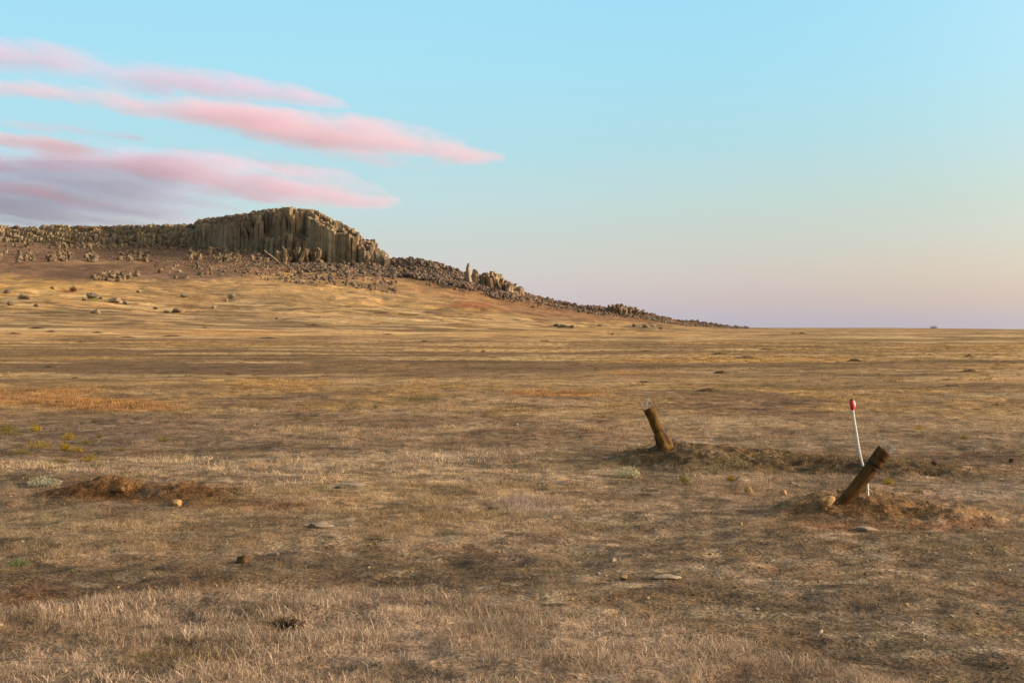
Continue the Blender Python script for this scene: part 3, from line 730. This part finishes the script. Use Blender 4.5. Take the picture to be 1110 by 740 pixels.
stone('soil_clod', 'dark clod standing on the plain right of the right rocket casing', 'clod', 1097, 499, 8, 5, M_CLODM, 23)
stone('soil_clod', 'dark brown clod just right of the tail end of the right rocket casing', 'clod', 1014, 502, 9, 6, M_CLODM, 24)
stone('soil_clod', 'dark clod in the grass left of the left rocket casing', 'clod', 562, 441, 8, 3, M_CLODM, 25)
stone('soil_clod', 'dark clod in the brown plain left of centre', 'clod', 407, 442, 5, 2.6, M_CLODM, 26)
for i, (a, b_, w_, h_) in enumerate([(1001, 534, 4, 2.5), (648, 622, 5, 3), (770, 600, 4, 2.5), (600, 561, 4, 2.5), (955, 620, 5, 3), (1050, 600, 5, 3), (880, 640, 5, 3), (540, 598, 4, 2.5), (400, 590, 4, 2.5),
                                    (982, 655, 6, 3.5), (820, 660, 5, 3), (702, 648, 5, 3), (1030, 668, 6, 3), (620, 650, 4, 2.5), (440, 470, 5, 2), (300, 600, 5, 3), (560, 460, 5, 2), (930, 690, 6, 3)]):
    stone('pebble', 'pebble lying loose on the bare brown soil', 'pebble', a, b_, w_, h_, random.choice((M_STONE, M_PSTONE)), 40+i, 'pebbles on the bare soil', sub=2)
# boulders on the yellow knoll and at the foot of the ridge
kb = [(92, 324, 8, 4), (109, 323, 6, 3), (180, 338, 7, 3), (245, 326, 6, 3), (8, 316, 12, 5), (26, 322, 16, 6), (12, 329, 12, 5), (57, 312, 8, 4), (100, 321, 20, 6), (125, 326, 22, 6), (137, 328, 10, 4), (104, 338, 16, 5), (200, 321, 12, 4), (251, 322, 12, 6), (193, 337, 22, 5), (170, 334, 10, 3),
      (40, 331, 9, 4), (300, 345, 6, 3), (150, 316, 8, 3), (232, 333, 8, 3)]
for i, (a, b_, w_, h_) in enumerate(kb):
    stone('boulder', 'grey boulder half sunk in the yellow grass of the knoll at left', 'boulder', a, b_, w_*.62, h_, M_GSTONE, 60+i, 'boulders on the yellow knoll', deep=.42)
for i, (a, b_, w_, h_) in enumerate([(604, 352.5, 6, 3), (611, 353.5, 12, 4), (620, 354, 8, 3), (650, 352.5, 5, 3), (688, 353, 6, 3), (700, 354, 8, 3.5), (708, 353, 5, 3), (716, 355.5, 6, 2.5), (664, 362, 4, 2.5)]):
    stone('boulder', 'grey boulder on the plain at the foot of the far ridge', 'boulder', a, b_, w_, h_, M_GSTONE, 80+i, 'boulders at the foot of the ridge')

# low burrow mounds on the far plain
def far_mound(px, py, wpx, hpx, seed):
    x, y, z = hit(px, py+hpx*.4); m = y/FPX; n = 26; rx = wpx*m/2; h = hpx*m*.75; V = []; F = []; rr = random.Random(seed)
    for j in range(n):
        for i in range(n):
            u = i/(n-1)*2-1; v = j/(n-1)*2-1; q = math.exp(-(u*u+v*v)*3.2)
            X = u*rx*1.2; Yy = v*rx*.9
            k = 1+.6*float(vn(np.array([u*3.1+seed]), np.array([v*3.1]), 3)[0])+.3*float(vn(np.array([u*8+seed]), np.array([v*8.]), 4)[0])
            V.append((X, Yy, h*q*k))
    V = np.array(V); g = ground(V[:, 0]+x, V[:, 1]+y)-z; V[:, 2] += g-.03-h*.05
    for j in range(n-1):
        for i in range(n-1): a = j*n+i; F.append((a, a+1, a+n+1, a+n))
    me = np_mesh('burrow_mound', V, np.array(F)); o = link('burrow_mound', me, M_MOUND); o.location = (x, y, z)
    tag(o, 'low dark earth mound dug up on the far grassy plain', 'earth mound', 'burrow mounds scattered over the far plain')
M_MOUND = simple_mat('dug_earth', C(92, 64, 38), 1.0, .4, 3.0, col2=C(76, 58, 34), bump_s=.6, bump_d=.1)
for i, (a, b_, w_, h_) in enumerate([(809, 387, 44, 3.0), (782, 403, 30, 4), (770, 422, 44, 5), (926, 390, 24, 4), (1051, 401, 28, 4), (1051, 385, 18, 2.6), (1008, 384, 10, 2), (869, 361, 16, 1.6), (1081, 438, 26, 3.5), (1032, 417, 30, 3.5),
        (1005, 422, 22, 3), (780, 383, 24, 3), (700, 380, 22, 2), (830, 378, 26, 2), (955, 386, 20, 2), (860, 361, 10, 1.5), (700, 413, 30, 4), (590, 369, 18, 2), (506, 380, 16, 2), (524, 380.5, 14, 1.8), (462, 369.5, 18, 2), (420, 362, 16, 1.8),
        (40, 355, 20, 2.5), (55, 359, 14, 2), (105, 360, 16, 2), (138, 365, 20, 1.8), (185, 363.5, 26, 2), (88, 370, 16, 2), (290, 366, 30, 2.2), (222, 355, 14, 1.5), (340, 352, 20, 1.8), (55, 397, 22, 3), (82, 409, 12, 3), (250, 405, 30, 3),
        (700, 505, 20, 3), (360, 375, 36, 2), (15, 361, 20, 2), (560, 403, 16, 2), (640, 396, 20, 2), (900, 404, 20, 2), (715, 440, 20, 2)]):
    far_mound(a, b_, w_, h_, i)

# ------------------------------------------------------------------ plants
def leafy(name, label, cat, px, py, wpx, hpx, col, n, seed, group=None, leaf=.35, col2=None, up=.5):
    """a low bushy plant: many small leaves on thin stems through a dome"""
    x, y, z = hit(px, py+hpx*.45); m = y/FPX; rx = wpx*m/2; h = hpx*m; rr = random.Random(seed); V = []; F = []; K = []
    ls = leaf*.5*h*.35
    for i in range(n):
        a = rr.uniform(0, 6.283); q = rr.random()**.5; u = q*math.cos(a)*rx; v = q*math.sin(a)*rx*.8
        top = h*(1-.6*q*q)*rr.uniform(.75, 1.15); zz = rr.uniform(.05, 1)*top
        d_ = Vector((rr.gauss(0, 1), rr.gauss(0, 1), rr.gauss(up, .7))).normalized(); s_ = d_.cross(Vector((rr.gauss(0, 1), rr.gauss(0, 1), rr.gauss(0, 1)))).normalized()
        p = Vector((u, v, zz)); L = ls*rr.uniform(.8, 2.2); W = ls*rr.uniform(.3, .6); b = len(V)
        V += [p-d_*L*.5, p+s_*W, p+d_*L, p-s_*W]; F.append((b, b+1, b+2, b+3)); k = rr.uniform(.65, 1.3); K += [k]*4
        if i % 6 == 0:
            b = len(V); w_ = ls*.08+.0008; V += [Vector((u*.25-w_, v*.25, -.02)), Vector((u*.25+w_, v*.25, -.02)), Vector((u+w_, v, zz)), Vector((u-w_, v, zz))]; F.append((b, b+1, b+2, b+3)); K += [.6]*4
    me = bpy.data.meshes.new(name); me.from_pydata([tuple(v) for v in V], [], F)
    at = me.color_attributes.new('col', 'FLOAT_COLOR', 'POINT'); a = np.ones((len(V), 4), np.float32); a[:, :3] = np.array(K)[:, None]*np.array(col)[None, :]; at.data.foreach_set('color', a.ravel())
    me.update(); o = link(name, me, M_LEAF); o.location = (x, y, z); return tag(o, label, cat, group)
M_LEAF, t_, out_ = mat_new('leaves')
_a = t_.new('ShaderNodeAttribute', attribute_name='col'); _d = t_.new('ShaderNodeBsdfDiffuse'); _t = t_.new('ShaderNodeBsdfTranslucent'); _m = t_.new('ShaderNodeMixShader'); _m.inputs[0].default_value = .25
t_.l.new(_a.outputs['Color'], _d.inputs[0]); t_.l.new(_a.outputs['Color'], _t.inputs[0]); t_.l.new(_d.outputs[0], _m.inputs[1]); t_.l.new(_t.outputs[0], _m.inputs[2]); t_.l.new(_m.outputs[0], out_.inputs[0])
YEL = C(172, 140, 38); YG = C(138, 122, 48); SAGE = C(192, 182, 140); GREEN = C(120, 134, 74)
yb_ = [(8, 463, 26, 9, YG), (38, 463, 14, 8, YEL), (74, 472, 14, 8, YEL), (42, 481, 32, 9, YEL), (71, 483, 12, 9, YEL), (84, 486, 12, 7, YEL), (108, 472, 8, 4, YG), (178, 475, 16, 6, YG), (97, 496, 20, 7, YEL), (68, 498, 16, 6, YG), (93, 478, 10, 5, YG),
       (24, 489, 20, 6, YG), (963, 521, 14, 7, YEL), (997, 463, 16, 5, YEL), (1044, 473, 12, 5, YG), (792, 517, 10, 6, YEL), (330, 453, 14, 5, YG), (742, 519, 12, 7, YG), (995, 531, 12, 5, YG), (12, 468, 30, 6, YG), (130, 486, 12, 4, YG)]
for i, (a, b_, w_, h_, c_) in enumerate(yb_):
    leafy('shrub', 'low yellow flowering plant growing on the open steppe', 'plant', a, b_, w_*1.05, h_*1.15, c_, 360, 200+i, 'low yellow plants on the steppe')
leafy('shrub', 'fresh green tuft of leaves at the left edge of the photo', 'plant', 20, 609, 26, 10, GREEN, 380, 301)
leafy('sagebrush', 'pale grey green sage clump below the left rocket casing', 'plant', 680, 511, 28, 13, SAGE, 900, 302)
leafy('sagebrush', 'pale grey green sage clump at the left end of the left earth mound', 'plant', 48, 521, 38, 11, C(190, 182, 148), 900, 303)
leafy('sagebrush', 'pale sage sprig behind the top of the left earth mound', 'plant', 153, 513, 18, 9, C(160, 150, 112), 240, 304)
leafy('sagebrush', 'grey green plant beside the long flat grey stone', 'plant', 350, 527, 22, 10, C(150, 140, 100), 240, 305)
leafy('sagebrush', 'pale green weed at the upper edge of the nearest grass', 'plant', 622, 664, 20, 9, C(160, 152, 108), 240, 306)
leafy('sagebrush', 'dry sage sprig on the middle mound right of the pale sage clump', 'plant', 797, 500, 24, 11, C(160, 144, 98), 260, 307)
leafy('sagebrush', 'small sage sprig on the front of the middle mound near its middle', 'plant', 775, 508, 14, 12, C(150, 138, 100), 200, 308)
leafy('grass_tussock', 'round dark tussock in the nearest grass left of centre', 'tussock', 311, 675, 42, 15, C(66, 52, 36), 900, 309, up=1.6)
leafy('shrub', 'round red brown bush on the yellow knoll', 'bush', 79, 313, 8, 6.5, C(96, 48, 30), 500, 310)
leafy('shrub', 'tiny dark bush on the slope right of the knoll', 'bush', 154, 313, 5, 3, C(70, 52, 36), 200, 311)
leafy('shrub', 'lone dark bush on the horizon at right', 'bush', 1012, 354.3, 8, 3.6, C(60, 52, 44), 500, 312)
leafy('shrub', 'tiny dark bush on the plain below the right end of the ridge', 'bush', 660, 361, 4, 3, C(70, 56, 36), 150, 313)

# ------------------------------------------------------------------ grass
def tuft(name, nb, rad, h, wdt, lean, seed, bend=.5, flat=False, seedheads=0):
    rr = random.Random(seed); V = []; F = []; K = []
    for i in range(nb):
        a = rr.uniform(0, 6.283); q = rad*rr.random()**.5; bx, by = q*math.cos(a), q*math.sin(a)
        az_ = rr.uniform(0, 6.283); L = h*rr.uniform(.45, 1.15); th = abs(rr.gauss(0, lean)); 
        if flat: th = rr.uniform(1.1, 1.5)
        dx, dy = math.cos(az_), math.sin(az_); sxx, syy = -dy, dx; f = rr.uniform(0, 6.283); sxx, syy = math.cos(f), math.sin(f)
        p = Vector((bx, by, -.004)); b = len(V); k = rr.uniform(.62, 1.35); kc = (k*rr.uniform(.97, 1.05), k, k*rr.uniform(.9, 1.08)); ns = 3
        for s_ in range(ns+1):
            t = s_/ns; w_ = wdt*(1-.75*t)*rr.uniform(.9, 1.1)
            if s_ == ns and seedheads and rr.random() < seedheads: w_ = wdt*1.3
            V += [(p.x-sxx*w_/2, p.y-syy*w_/2, p.z), (p.x+sxx*w_/2, p.y+syy*w_/2, p.z)]; K += [kc, kc]
            ang = th+bend*t*rr.uniform(.3, 1); 
            if flat: ang = min(ang, 1.52)
            p = p+Vector((dx*math.sin(ang), dy*math.sin(ang), math.cos(ang)))*(L/ns)
        for s_ in range(ns): c0 = b+2*s_; F.append((c0, c0+1, c0+3, c0+2))
    me = bpy.data.meshes.new(name); me.from_pydata(V, [], F)
    at = me.color_attributes.new('bl', 'FLOAT_COLOR', 'POINT'); a = np.ones((len(V), 4), np.float32); a[:, :3] = K; at.data.foreach_set('color', a.ravel()); me.update(); return me
# unit heights (1 m); the scale attribute brings them to size
near_v = [proto('tuft_%d' % i, tuft('tuft', 18, 1.2, 1.0, .05, .7, 400+i, bend=1.0, seedheads=.25), M_GRASS) for i in range(5)] + \
         [proto('tuft_%d' % (5+i), tuft('tuft', 16, 1.3, 1.3, .05, .0, 420+i, flat=True), M_GRASS) for i in range(3)]
NEARC = make_coll('tuft_variants', near_v)
mid_v = [proto('sward_%d' % i, tuft('sward', 26, 2.2, 1.0, .10, .55, 440+i, bend=.8), M_GRASS) for i in range(4)]
MIDC = make_coll('sward_variants', mid_v)
far_v = [proto('patch_%d' % i, tuft('patch', 40, 3.2, 1.0, .20, .4, 460+i), M_GRASS) for i in range(4)]
FARC = make_coll('patch_variants', far_v)
def sample_wedge(r0, r1, dens, half=0.43):
    n = int(half*(r1*r1-r0*r0)*dens); r = np.sqrt(rng.uniform(r0*r0, r1*r1, n)); a = rng.uniform(-half, half, n)
    return r*np.sin(a), r*np.cos(a)
def grow(name, r0, r1, dens, coll, hmul, label, flatvars=True, fade0=None, keepmul=1.0, cmul=1.0):
    x, y = sample_wedge(r0, r1, dens); F, px_, py_ = fields(x, y, surf(x, y)); r = np.hypot(x, y)
    clump = fbm(x/.35, y/.35, 2, 101); dn = F[:, 3]*(0.72+.9*clump)
    if fade0: dn = dn*sm(r0, fade0, r)
    k = rng.uniform(0, 1, len(x)) < dn*keepmul
    x, y, F, clump = x[k], y[k], F[k], clump[k]; n = len(x); z = surf(x, y)
    h = F[:, 4]*hmul*rng.uniform(.55, 1.35, n)*(1+.4*clump)
    nv = len(coll.objects)
    if flatvars:
        lit = rng.uniform(0, 1, n) < np.clip(.62-.5*F[:, 3], .08, .6)
        var = np.where(lit, rng.integers(5, 8, n), rng.integers(0, 5, n)); h = np.where(lit, h*.9, h)
    else: var = rng.integers(0, nv, n)
    gc = F[:, 5:8]*np.array([.95, .97, 1.04])*rng.uniform(.6, 1.2, (n, 1))*rng.uniform(.95, 1.05, (n, 3))*cmul
    tone = fbm(x/.8, y/.8, 2, 111)[:, None]; gc = gc*(1+.35*tone)
    dk = rng.uniform(0, 1, n) < .24; gc[dk] = gc[dk]*np.array([.5, .46, .44])
    wsc = h*rng.uniform(.75, 1.35, n)
    scatter(name, np.stack([x, y, z], 1), coll, gc, np.stack([wsc, wsc, h], 1), var, None, label, 'grass')
    print(name, n)
grow('near_grass', 4.8, 15, 560, NEARC, .55, 'short dry straw coloured grass covering the ground nearest the camera')
grow('middle_grass', 14, 42, 80, MIDC, .68, 'dry tan grass covering the plain in the middle distance', False, 16)
grow('far_grass', 38, 170, 7, FARC, .8, 'golden dry grass over the plain further back', False, 55)

# loose crumbs of soil and gravel
clods = make_coll('crumb_variants', [proto('crumb_%d' % i, rock_mesh('crumb', 500+i, 1, .8, .4), M_CLOD) for i in range(5)])
def gravel():
    x, y = sample_wedge(4.8, 26, 170); F, _, _ = fields(x, y, surf(x, y)); r = np.hypot(x, y)
    b = bump(x, y); k = rng.uniform(0, 1, len(x)) < np.clip(.75-.85*F[:, 3]+b*5, 0.04, 1)*(1-.6*sm(14, 26, r))
    x, y, F, b = x[k], y[k], F[k], b[k]; n = len(x); z = surf(x, y)
    s = (.004+.014*rng.power(.35, n)*rng.uniform(.2, 1, n))*(1+sm(.03, .1, b)*.3)
    gc = F[:, :3]*rng.uniform(.45, 1.5, (n, 1)); pale = rng.uniform(0, 1, n) < .025; gc[pale] = np.array(C(196, 168, 132))*rng.uniform(.8, 1.1, (pale.sum(), 1))
    scatter('gravel', np.stack([x, y, z+s*.2], 1), clods, gc, np.stack([s*1.2, s, s*.8], 1), rng.integers(0, 5, n), rng.uniform(0, 6.28, (n, 3)), 'crumbs of brown soil and gravel on the bare patches', 'gravel')
    print('gravel', n)
gravel()

# ------------------------------------------------------------------ rocket casings stuck in the ground
def rust_mat(name, a, b_, c_):
    m, t, out = mat_new(name); P = t.new('ShaderNodeTexCoord').outputs['Object']
    st = t.vmath('MULTIPLY', P, (1, 1, .35)); n1 = t.noise(st, 22, 5, .65); n2 = t.noise(P, 90, 3, .6); n3 = t.noise(st, 7, 3, .6)
    c = t.mix(t.mrange(n1, .42, .60, 0, 1), a, b_); c = t.mix(t.mrange(n3, .5, .66, 0, .85), c, c_); c = t.vmath('SCALE', c, t.mrange(n2, .3, .7, .8, 1.2))
    b = t.new('ShaderNodeBsdfPrincipled'); t.l.new(c, b.inputs['Base Color']); b.inputs['Roughness'].default_value = .75; b.inputs['Specular IOR Level'].default_value = .2
    bp = t.new('ShaderNodeBump'); bp.inputs['Strength'].default_value = .4; bp.inputs['Distance'].default_value = .004; t.l.new(n1, bp.inputs['Height']); t.l.new(bp.outputs[0], b.inputs['Normal'])
    t.l.new(b.outputs[0], out.inputs[0]); return m
M_RUST = rust_mat('rusty_steel', (.15, .066, .004), (.062, .026, .004), (.026, .011, .005))
M_RUST2 = rust_mat('brown_rusty_steel', (.105, .046, .004), (.050, .021, .004), (.022, .010, .005))
M_RUSTD = rust_mat('dark_rusty_steel', (.035, .02, .01), (.06, .03, .012), (.02, .012, .008))
M_WIRE = simple_mat('dull_grey_steel', (.36, .33, .30), .5, .2, 60, spec=.5)
def lathe(name, prof, mat, parent, seg=40, dent=0.0, seed=0, squash=1.0, close_top=False):
    V = []; F = []; P = []
    for (a, b) in zip(prof[:-1], prof[1:]):
        k = max(1, int(abs(b[0]-a[0])/.012))
        for i in range(k): t = i/k; P.append((a[0]*(1-t)+b[0]*t, a[1]*(1-t)+b[1]*t))
    P.append(prof[-1])
    for (s_, r_) in P:
        for i in range(seg):
            a = 6.2832*i/seg; k = dent*float(fbm(np.array([math.cos(a)*1.5+seed]), np.array([s_*9+math.sin(a)*1.5]), 2, 7)[0]) if dent else 0
            rr = r_*(1+k); V.append((rr*math.cos(a), rr*math.sin(a)*squash, s_))
    for j in range(len(P)-1):
        for i in range(seg): q = (i+1) % seg; F.append((j*seg+i, j*seg+q, (j+1)*seg+q, (j+1)*seg+i))
    me = np_mesh(name, V, F); o = link(name, me, mat, parent); return o
def tube_along(name, pts, r, mat, parent, seg=8):
    V = []; F = []; n = len(pts)
    for j, p in enumerate(pts):
        p = Vector(p); d_ = (Vector(pts[min(j+1, n-1)])-Vector(pts[max(j-1, 0)])).normalized(); a = d_.cross(Vector((.3, 1, .2))).normalized(); b = d_.cross(a)
        rj = r[j] if isinstance(r, (list, tuple)) else r
        for i in range(seg): q = 6.2832*i/seg; V.append(tuple(p+(a*math.cos(q)+b*math.sin(q))*rj))
    for j in range(n-1):
        for i in range(seg): q = (i+1) % seg; F.append((j*seg+i, j*seg+q, (j+1)*seg+q, (j+1)*seg+i))
    me = bpy.data.meshes.new(name); me.from_pydata(V, [], F+[tuple(range(seg)), tuple((n-1)*seg+i for i in range(seg))])
    for p in me.polygons: p.use_smooth = len(p.vertices) == 4
    me.update(); return link(name, me, mat, parent)
def casing_root(label, base, top, Y, dy):
    A = Vector((x_at(base[0], Y), Y, z_at(base[1], Y))); B = Vector((x_at(top[0], Y), Y+dy, z_at(top[1], Y))); e = empty('rocket_casing', A)
    e.rotation_mode = 'QUATERNION'; e.rotation_quaternion = (B-A).to_track_quat('Z', 'Y'); tag(e, label, 'rocket casing', 'spent rocket casings stuck in the ground'); return e, (B-A).length
def wires(root, L, R_, n, seed, reach):
    rr = random.Random(seed)
    for i in range(n):
        a = 6.2832*i/n+rr.uniform(-.3, .3); pts = []; curl = rr.uniform(.6, 1.6)*rr.choice((-1, 1)); tip = reach*rr.uniform(.7, 1.1)
        for k in range(11):
            t = k/10; q = a+curl*t*1.7; rad = R_*(.75+.35*math.sin(t*3)); pts.append((rad*math.cos(q), rad*math.sin(q), L-.02+tip*math.sin(t*2.2)/math.sin(1.57)))
        tube_along('tail_wire', pts, .0019, M_WIRE, root, 6)
# left casing: flared crumpled skirt, narrow waist, straight upper tube
Yl = hit(721, 484.5)[1]; u = Yl/FPX
lc, LL = casing_root('rusty rocket casing leaning left on the farther mound, with a flared foot', (721.0, 484.5), (704.2, 443), Yl, .06)
lathe('flared_skirt', [(-.16, .118), (0, 8.9*u), (.06, 7.9*u), (.13, 6.6*u), (.195, 5.5*u), (.205, 5.2*u)], M_RUST, lc, dent=.22, seed=3)
lathe('waist_ring', [(.200, 5.0*u), (.203, 5.4*u), (.213, 5.4*u), (.216, 5.0*u)], M_RUSTD, lc)
lathe('upper_tube', [(.212, 5.0*u), (.225, 5.7*u), (LL-.06, 6.0*u), (LL-.055, 6.0*u)], M_RUST, lc, dent=.10, seed=5)
lathe('rim', [(LL-.056, 5.9*u), (LL-.054, 6.45*u), (LL, 6.5*u), (LL+.002, 5.8*u), (LL-.10, 5.6*u)], M_RUST, lc, dent=.02)
wires(lc, LL, 5.6*u, 7, 3, .13)
# right casing: long straight tube, groove and collar near its upper end
Yr = hit(917, 542)[1]; u = Yr/FPX
rc, LR = casing_root('rusty rocket casing leaning right on the nearer mound, with a grooved collar', (917, 542), (958.0, 487.5), Yr, -.05)
gl = LR-21*u
lathe('body_tube', [(-.16, 7.0*u), (.0, 7.1*u), (LR*.45, 7.3*u), (gl-.03, 7.6*u), (gl-.012, 7.7*u)], M_RUST2, rc, dent=.10, seed=9)
lathe('collar_groove', [(gl-.014, 7.9*u), (gl-.006, 8.1*u), (gl-.002, 7.0*u), (gl+.010, 7.0*u), (gl+.014, 8.1*u), (gl+.024, 8.2*u)], M_RUSTD, rc)
lathe('tail_cap', [(gl+.022, 7.9*u), (gl+.03, 8.1*u), (gl+.08, 8.0*u), (gl+.083, 8.5*u), (LR-.02, 8.5*u), (LR, 8.5*u), (LR+.001, 7.6*u), (LR-.10, 7.4*u)], M_RUST2, rc, dent=.05)
lathe('nozzle_plate', [(LR-.06, 7.5*u), (LR-.055, 3*u), (LR-.06, .001)], M_RUSTD, rc)
wires(rc, LR, 7.0*u, 8, 8, .105)

# bent marker pole with a red tip
Yp = hit(941, 537.5)[1]+.03; print('depths', Yl, Yr, Yp)
pp = [(941.6, 548), (941.2, 537), (940.4, 524), (938.2, 512), (934.4, 500), (931.3, 486), (928.7, 470), (926.2, 455), (924.6, 444)]
b0 = (x_at(pp[1][0], Yp), Yp, float(surf(x_at(pp[1][0], Yp), Yp)[0]))
pr = empty('marker_pole', b0); tag(pr, 'bent white marker pole with a red tip standing behind the right casing', 'marker pole')
loc = lambda p: (x_at(p[0], Yp)-b0[0], 0.0, z_at(p[1], Yp)-b0[2])
from mathutils import geometry as _mg
pl = []
for i in range(len(pp)-1):
    for k in range(4):
        t = k/4; p0 = pp[max(i-1, 0)]; p1 = pp[i]; p2 = pp[i+1]; p3 = pp[min(i+2, len(pp)-1)]
        cr = lambda j: .5*((2*p1[j])+(-p0[j]+p2[j])*t+(2*p0[j]-5*p1[j]+4*p2[j]-p3[j])*t*t+(-p0[j]+3*p1[j]-3*p2[j]+p3[j])*t**3)
        pl.append(loc((cr(0), cr(1))))
pl.append(loc(pp[-1])); pl[0] = (pl[0][0], pl[0][1], min(pl[0][2], -.08))
M_WHITE = simple_mat('weathered_white_paint', (.66, .60, .50), .7, .25, 40, spec=.4, bump_s=.1)
M_RED = simple_mat('red_plastic_tape', (.55, .02, .018), .5, .15, 60, spec=.5)
tube_along('pole', pl, .0098, M_WHITE, pr, 12)
tp_ = [loc(p) for p in ((924.8, 444.5), (924.6, 443), (924.2, 439), (923.6, 435.5), (923.3, 433.6))]
tube_along('red_tip', tp_, [.012, .019, .022, .021, .012], M_RED, pr, 14)
tube_along('reflector', [loc(p) for p in ((926.6, 440.5), (926.5, 437.5), (925.6, 434.6), (924.2, 433.2))], [.006, .009, .009, .005], M_WHITE, pr, 10)
tube_along('end_cap', [loc(p) for p in ((923.3, 433.9), (923.1, 433.0), (922.9, 432.3))], [.015, .015, .006], M_RUSTD, pr, 12)

# ------------------------------------------------------------------ clouds: real volumes high over the land, dusk light and shade put into their colours
def cloud(label, pts, Y, hy, dens, col, seed, k=.9, stretch=(1, 1), hole=0.0):
    """pts: (px, py, half thickness px)"""
    m = Y/FPX; x0 = x_at(pts[0][0], Y); x1 = x_at(pts[-1][0], Y); zc = [z_at(p[1], Y) for p in pts]; th = [p[2]*m for p in pts]
    zmin = min(a-b*1.35 for a, b in zip(zc, th)); zmax = max(a+b*1.35 for a, b in zip(zc, th)); cx = (x0+x1)/2; cz = (zmin+zmax)/2; hx = (x1-x0)/2; hz = (zmax-zmin)/2; tm = max(th)
    bm = bmesh.new(); bmesh.ops.create_cube(bm, size=2.0); me = bpy.data.meshes.new('cloud'); bm.to_mesh(me); bm.free()
    me.transform(Matrix.Diagonal((hx, hy, hz, 1)))
    mt = bpy.data.materials.new('cloud_'+str(seed)); mt.use_nodes = True; mt.node_tree.nodes.clear(); t = NT(mt.node_tree)
    P = t.new('ShaderNodeTexCoord').outputs['Object']; s = t.new('ShaderNodeSeparateXYZ'); t.l.new(P, s.inputs[0])
    f = t.math('MULTIPLY_ADD', s.outputs[0], 1/(2*hx), .5)
    us = [(x_at(p[0], Y)-x0)/(x1-x0) for p in pts]
    cc = t.curve(f, [(a, (z-zmin)/(zmax-zmin)) for a, z in zip(us, zc)]); tt = t.curve(f, [(a, h/tm) for a, h in zip(us, th)])
    dz = t.math('SUBTRACT', s.outputs[2], t.math('MULTIPLY_ADD', cc, 2*hz, -hz)); tz = t.math('MAXIMUM', t.math('MULTIPLY', tt, tm*1.12), tm*.02)
    a = t.math('DIVIDE', dz, tz); b = t.math('DIVIDE', s.outputs[1], t.math('MULTIPLY', t.math('MULTIPLY_ADD', tt, .6, .4), hy))
    # flatter, harder underside than top
    rr = t.math('SQRT', t.math('ADD', t.math('MULTIPLY', a, a), t.math('MULTIPLY', b, b)))
    nv = t.vmath('MULTIPLY', P, (1/(420*stretch[0]), 1/4000, 1/(48*stretch[1])))
    sk = t.new('ShaderNodeCombineXYZ'); t.l.new(t.math('MULTIPLY', s.outputs[0], .0016), sk.inputs[2]); nv = t.vmath('ADD', nv, sk.outputs[0]); nv = t.vmath('ADD', nv, (seed*3.1, seed, 0))
    n1 = t.noise(nv, 1.0, 9, .70)
    n2 = t.noise(t.vmath('SCALE', nv, .35), 1.0, 3, .5)
    n1 = t.mrange(n1, .34, .66, -.5, .5); n2 = t.mrange(n2, .32, .68, 0, 1)
    v = t.math('ADD', t.math('SUBTRACT', .95, rr), t.math('MULTIPLY', t.math('SUBTRACT', n1, hole), k*.95))
    v = t.math('ADD', v, t.math('MULTIPLY', t.math('SUBTRACT', n2, .5), k*.55))
    edge = t.math('SUBTRACT', 1.25, rr)
    v = t.math('MULTIPLY', t.mrange(v, .0, 1.25, 0, 1), t.mrange(edge, 0, .35, 0, 1, True))
    vs = t.new('ShaderNodeVolumePrincipled'); vs.inputs['Color'].default_value = (*col, 1); t.l.new(t.math('MULTIPLY', v, dens), vs.inputs['Density'])
    vs.inputs['Anisotropy'].default_value = 0.0
    o_ = t.new('ShaderNodeOutputMaterial'); t.l.new(vs.outputs[0], o_.inputs['Volume'])
    o = link('cloud', me, mt); o.location = (cx, Y, cz); tag(o, label, 'cloud'); return o
LIT_PINK = (.90, .67, .78)  # sunset light put into the cloud colour; the droplets themselves are white
cloud('long pink cloud streak tapering to a point at its right end', [(-330, 84, 5), (-150, 90, 7), (0, 97, 9), (100, 106, 11), (200, 120, 14), (300, 138, 18), (370, 149, 20), (430, 158, 19), (490, 165, 14), (525, 169, 8), (548, 171, 1)], 7000, 420, .0062, LIT_PINK, 1, 1.35)
cloud('ragged mauve pink cloud above the long tapering streak', [(-330, 48, 6), (-100, 54, 14), (0, 62, 14), (60, 69, 15), (130, 80, 14), (200, 91, 13), (260, 97, 11), (320, 103, 7), (380, 116, 2)], 7400, 420, .0046, (.78, .64, .80), 2, 1.8)
cloud('broad low blue grey cloud bank behind the left part of the cliff', [(-420, 190, 34), (-150, 198, 46), (0, 206, 48), (100, 208, 46), (180, 206, 38), (250, 206, 30), (320, 208, 14), (350, 209, 1)], 8000, 700, .0046, (.70, .76, .95), 3, 1.1, (1.8, 1.6))  # blue of the shaded body put into the bank's colour
cloud('pink tinted cloud added as the sunlit upper right edge of the blue grey bank', [(-60, 180, 3), (40, 176, 9), (120, 177, 13), (200, 185, 19), (280, 196, 24), (350, 206, 23), (400, 213, 14), (435, 217, 1)], 7600, 420, .0042, (.84, .66, .80), 6, 1.7)  # extra volume for the bank's sunlit edge, its pink light painted in
cloud('small cloud patch tinted sunset pink in front of the blue grey bank', [(-20, 205, 2), (20, 208, 9), (60, 212, 11), (100, 219, 6), (125, 222, 1)], 7500, 260, .0045, LIT_PINK, 7, 1.6)
cloud('small thin pink cloud wisp between the long streak and the low bank', [(-200, 124, 4), (0, 134, 6), (60, 139, 7), (110, 145, 5), (155, 150, 1)], 7000, 300, .0050, LIT_PINK, 4, 1.7)
cloud('shortest pink cloud wisp, just above the low bank at left', [(-20, 150, 2), (20, 154, 6), (60, 158, 6), (110, 163, 1)], 7000, 300, .0050, LIT_PINK, 5, 1.7)
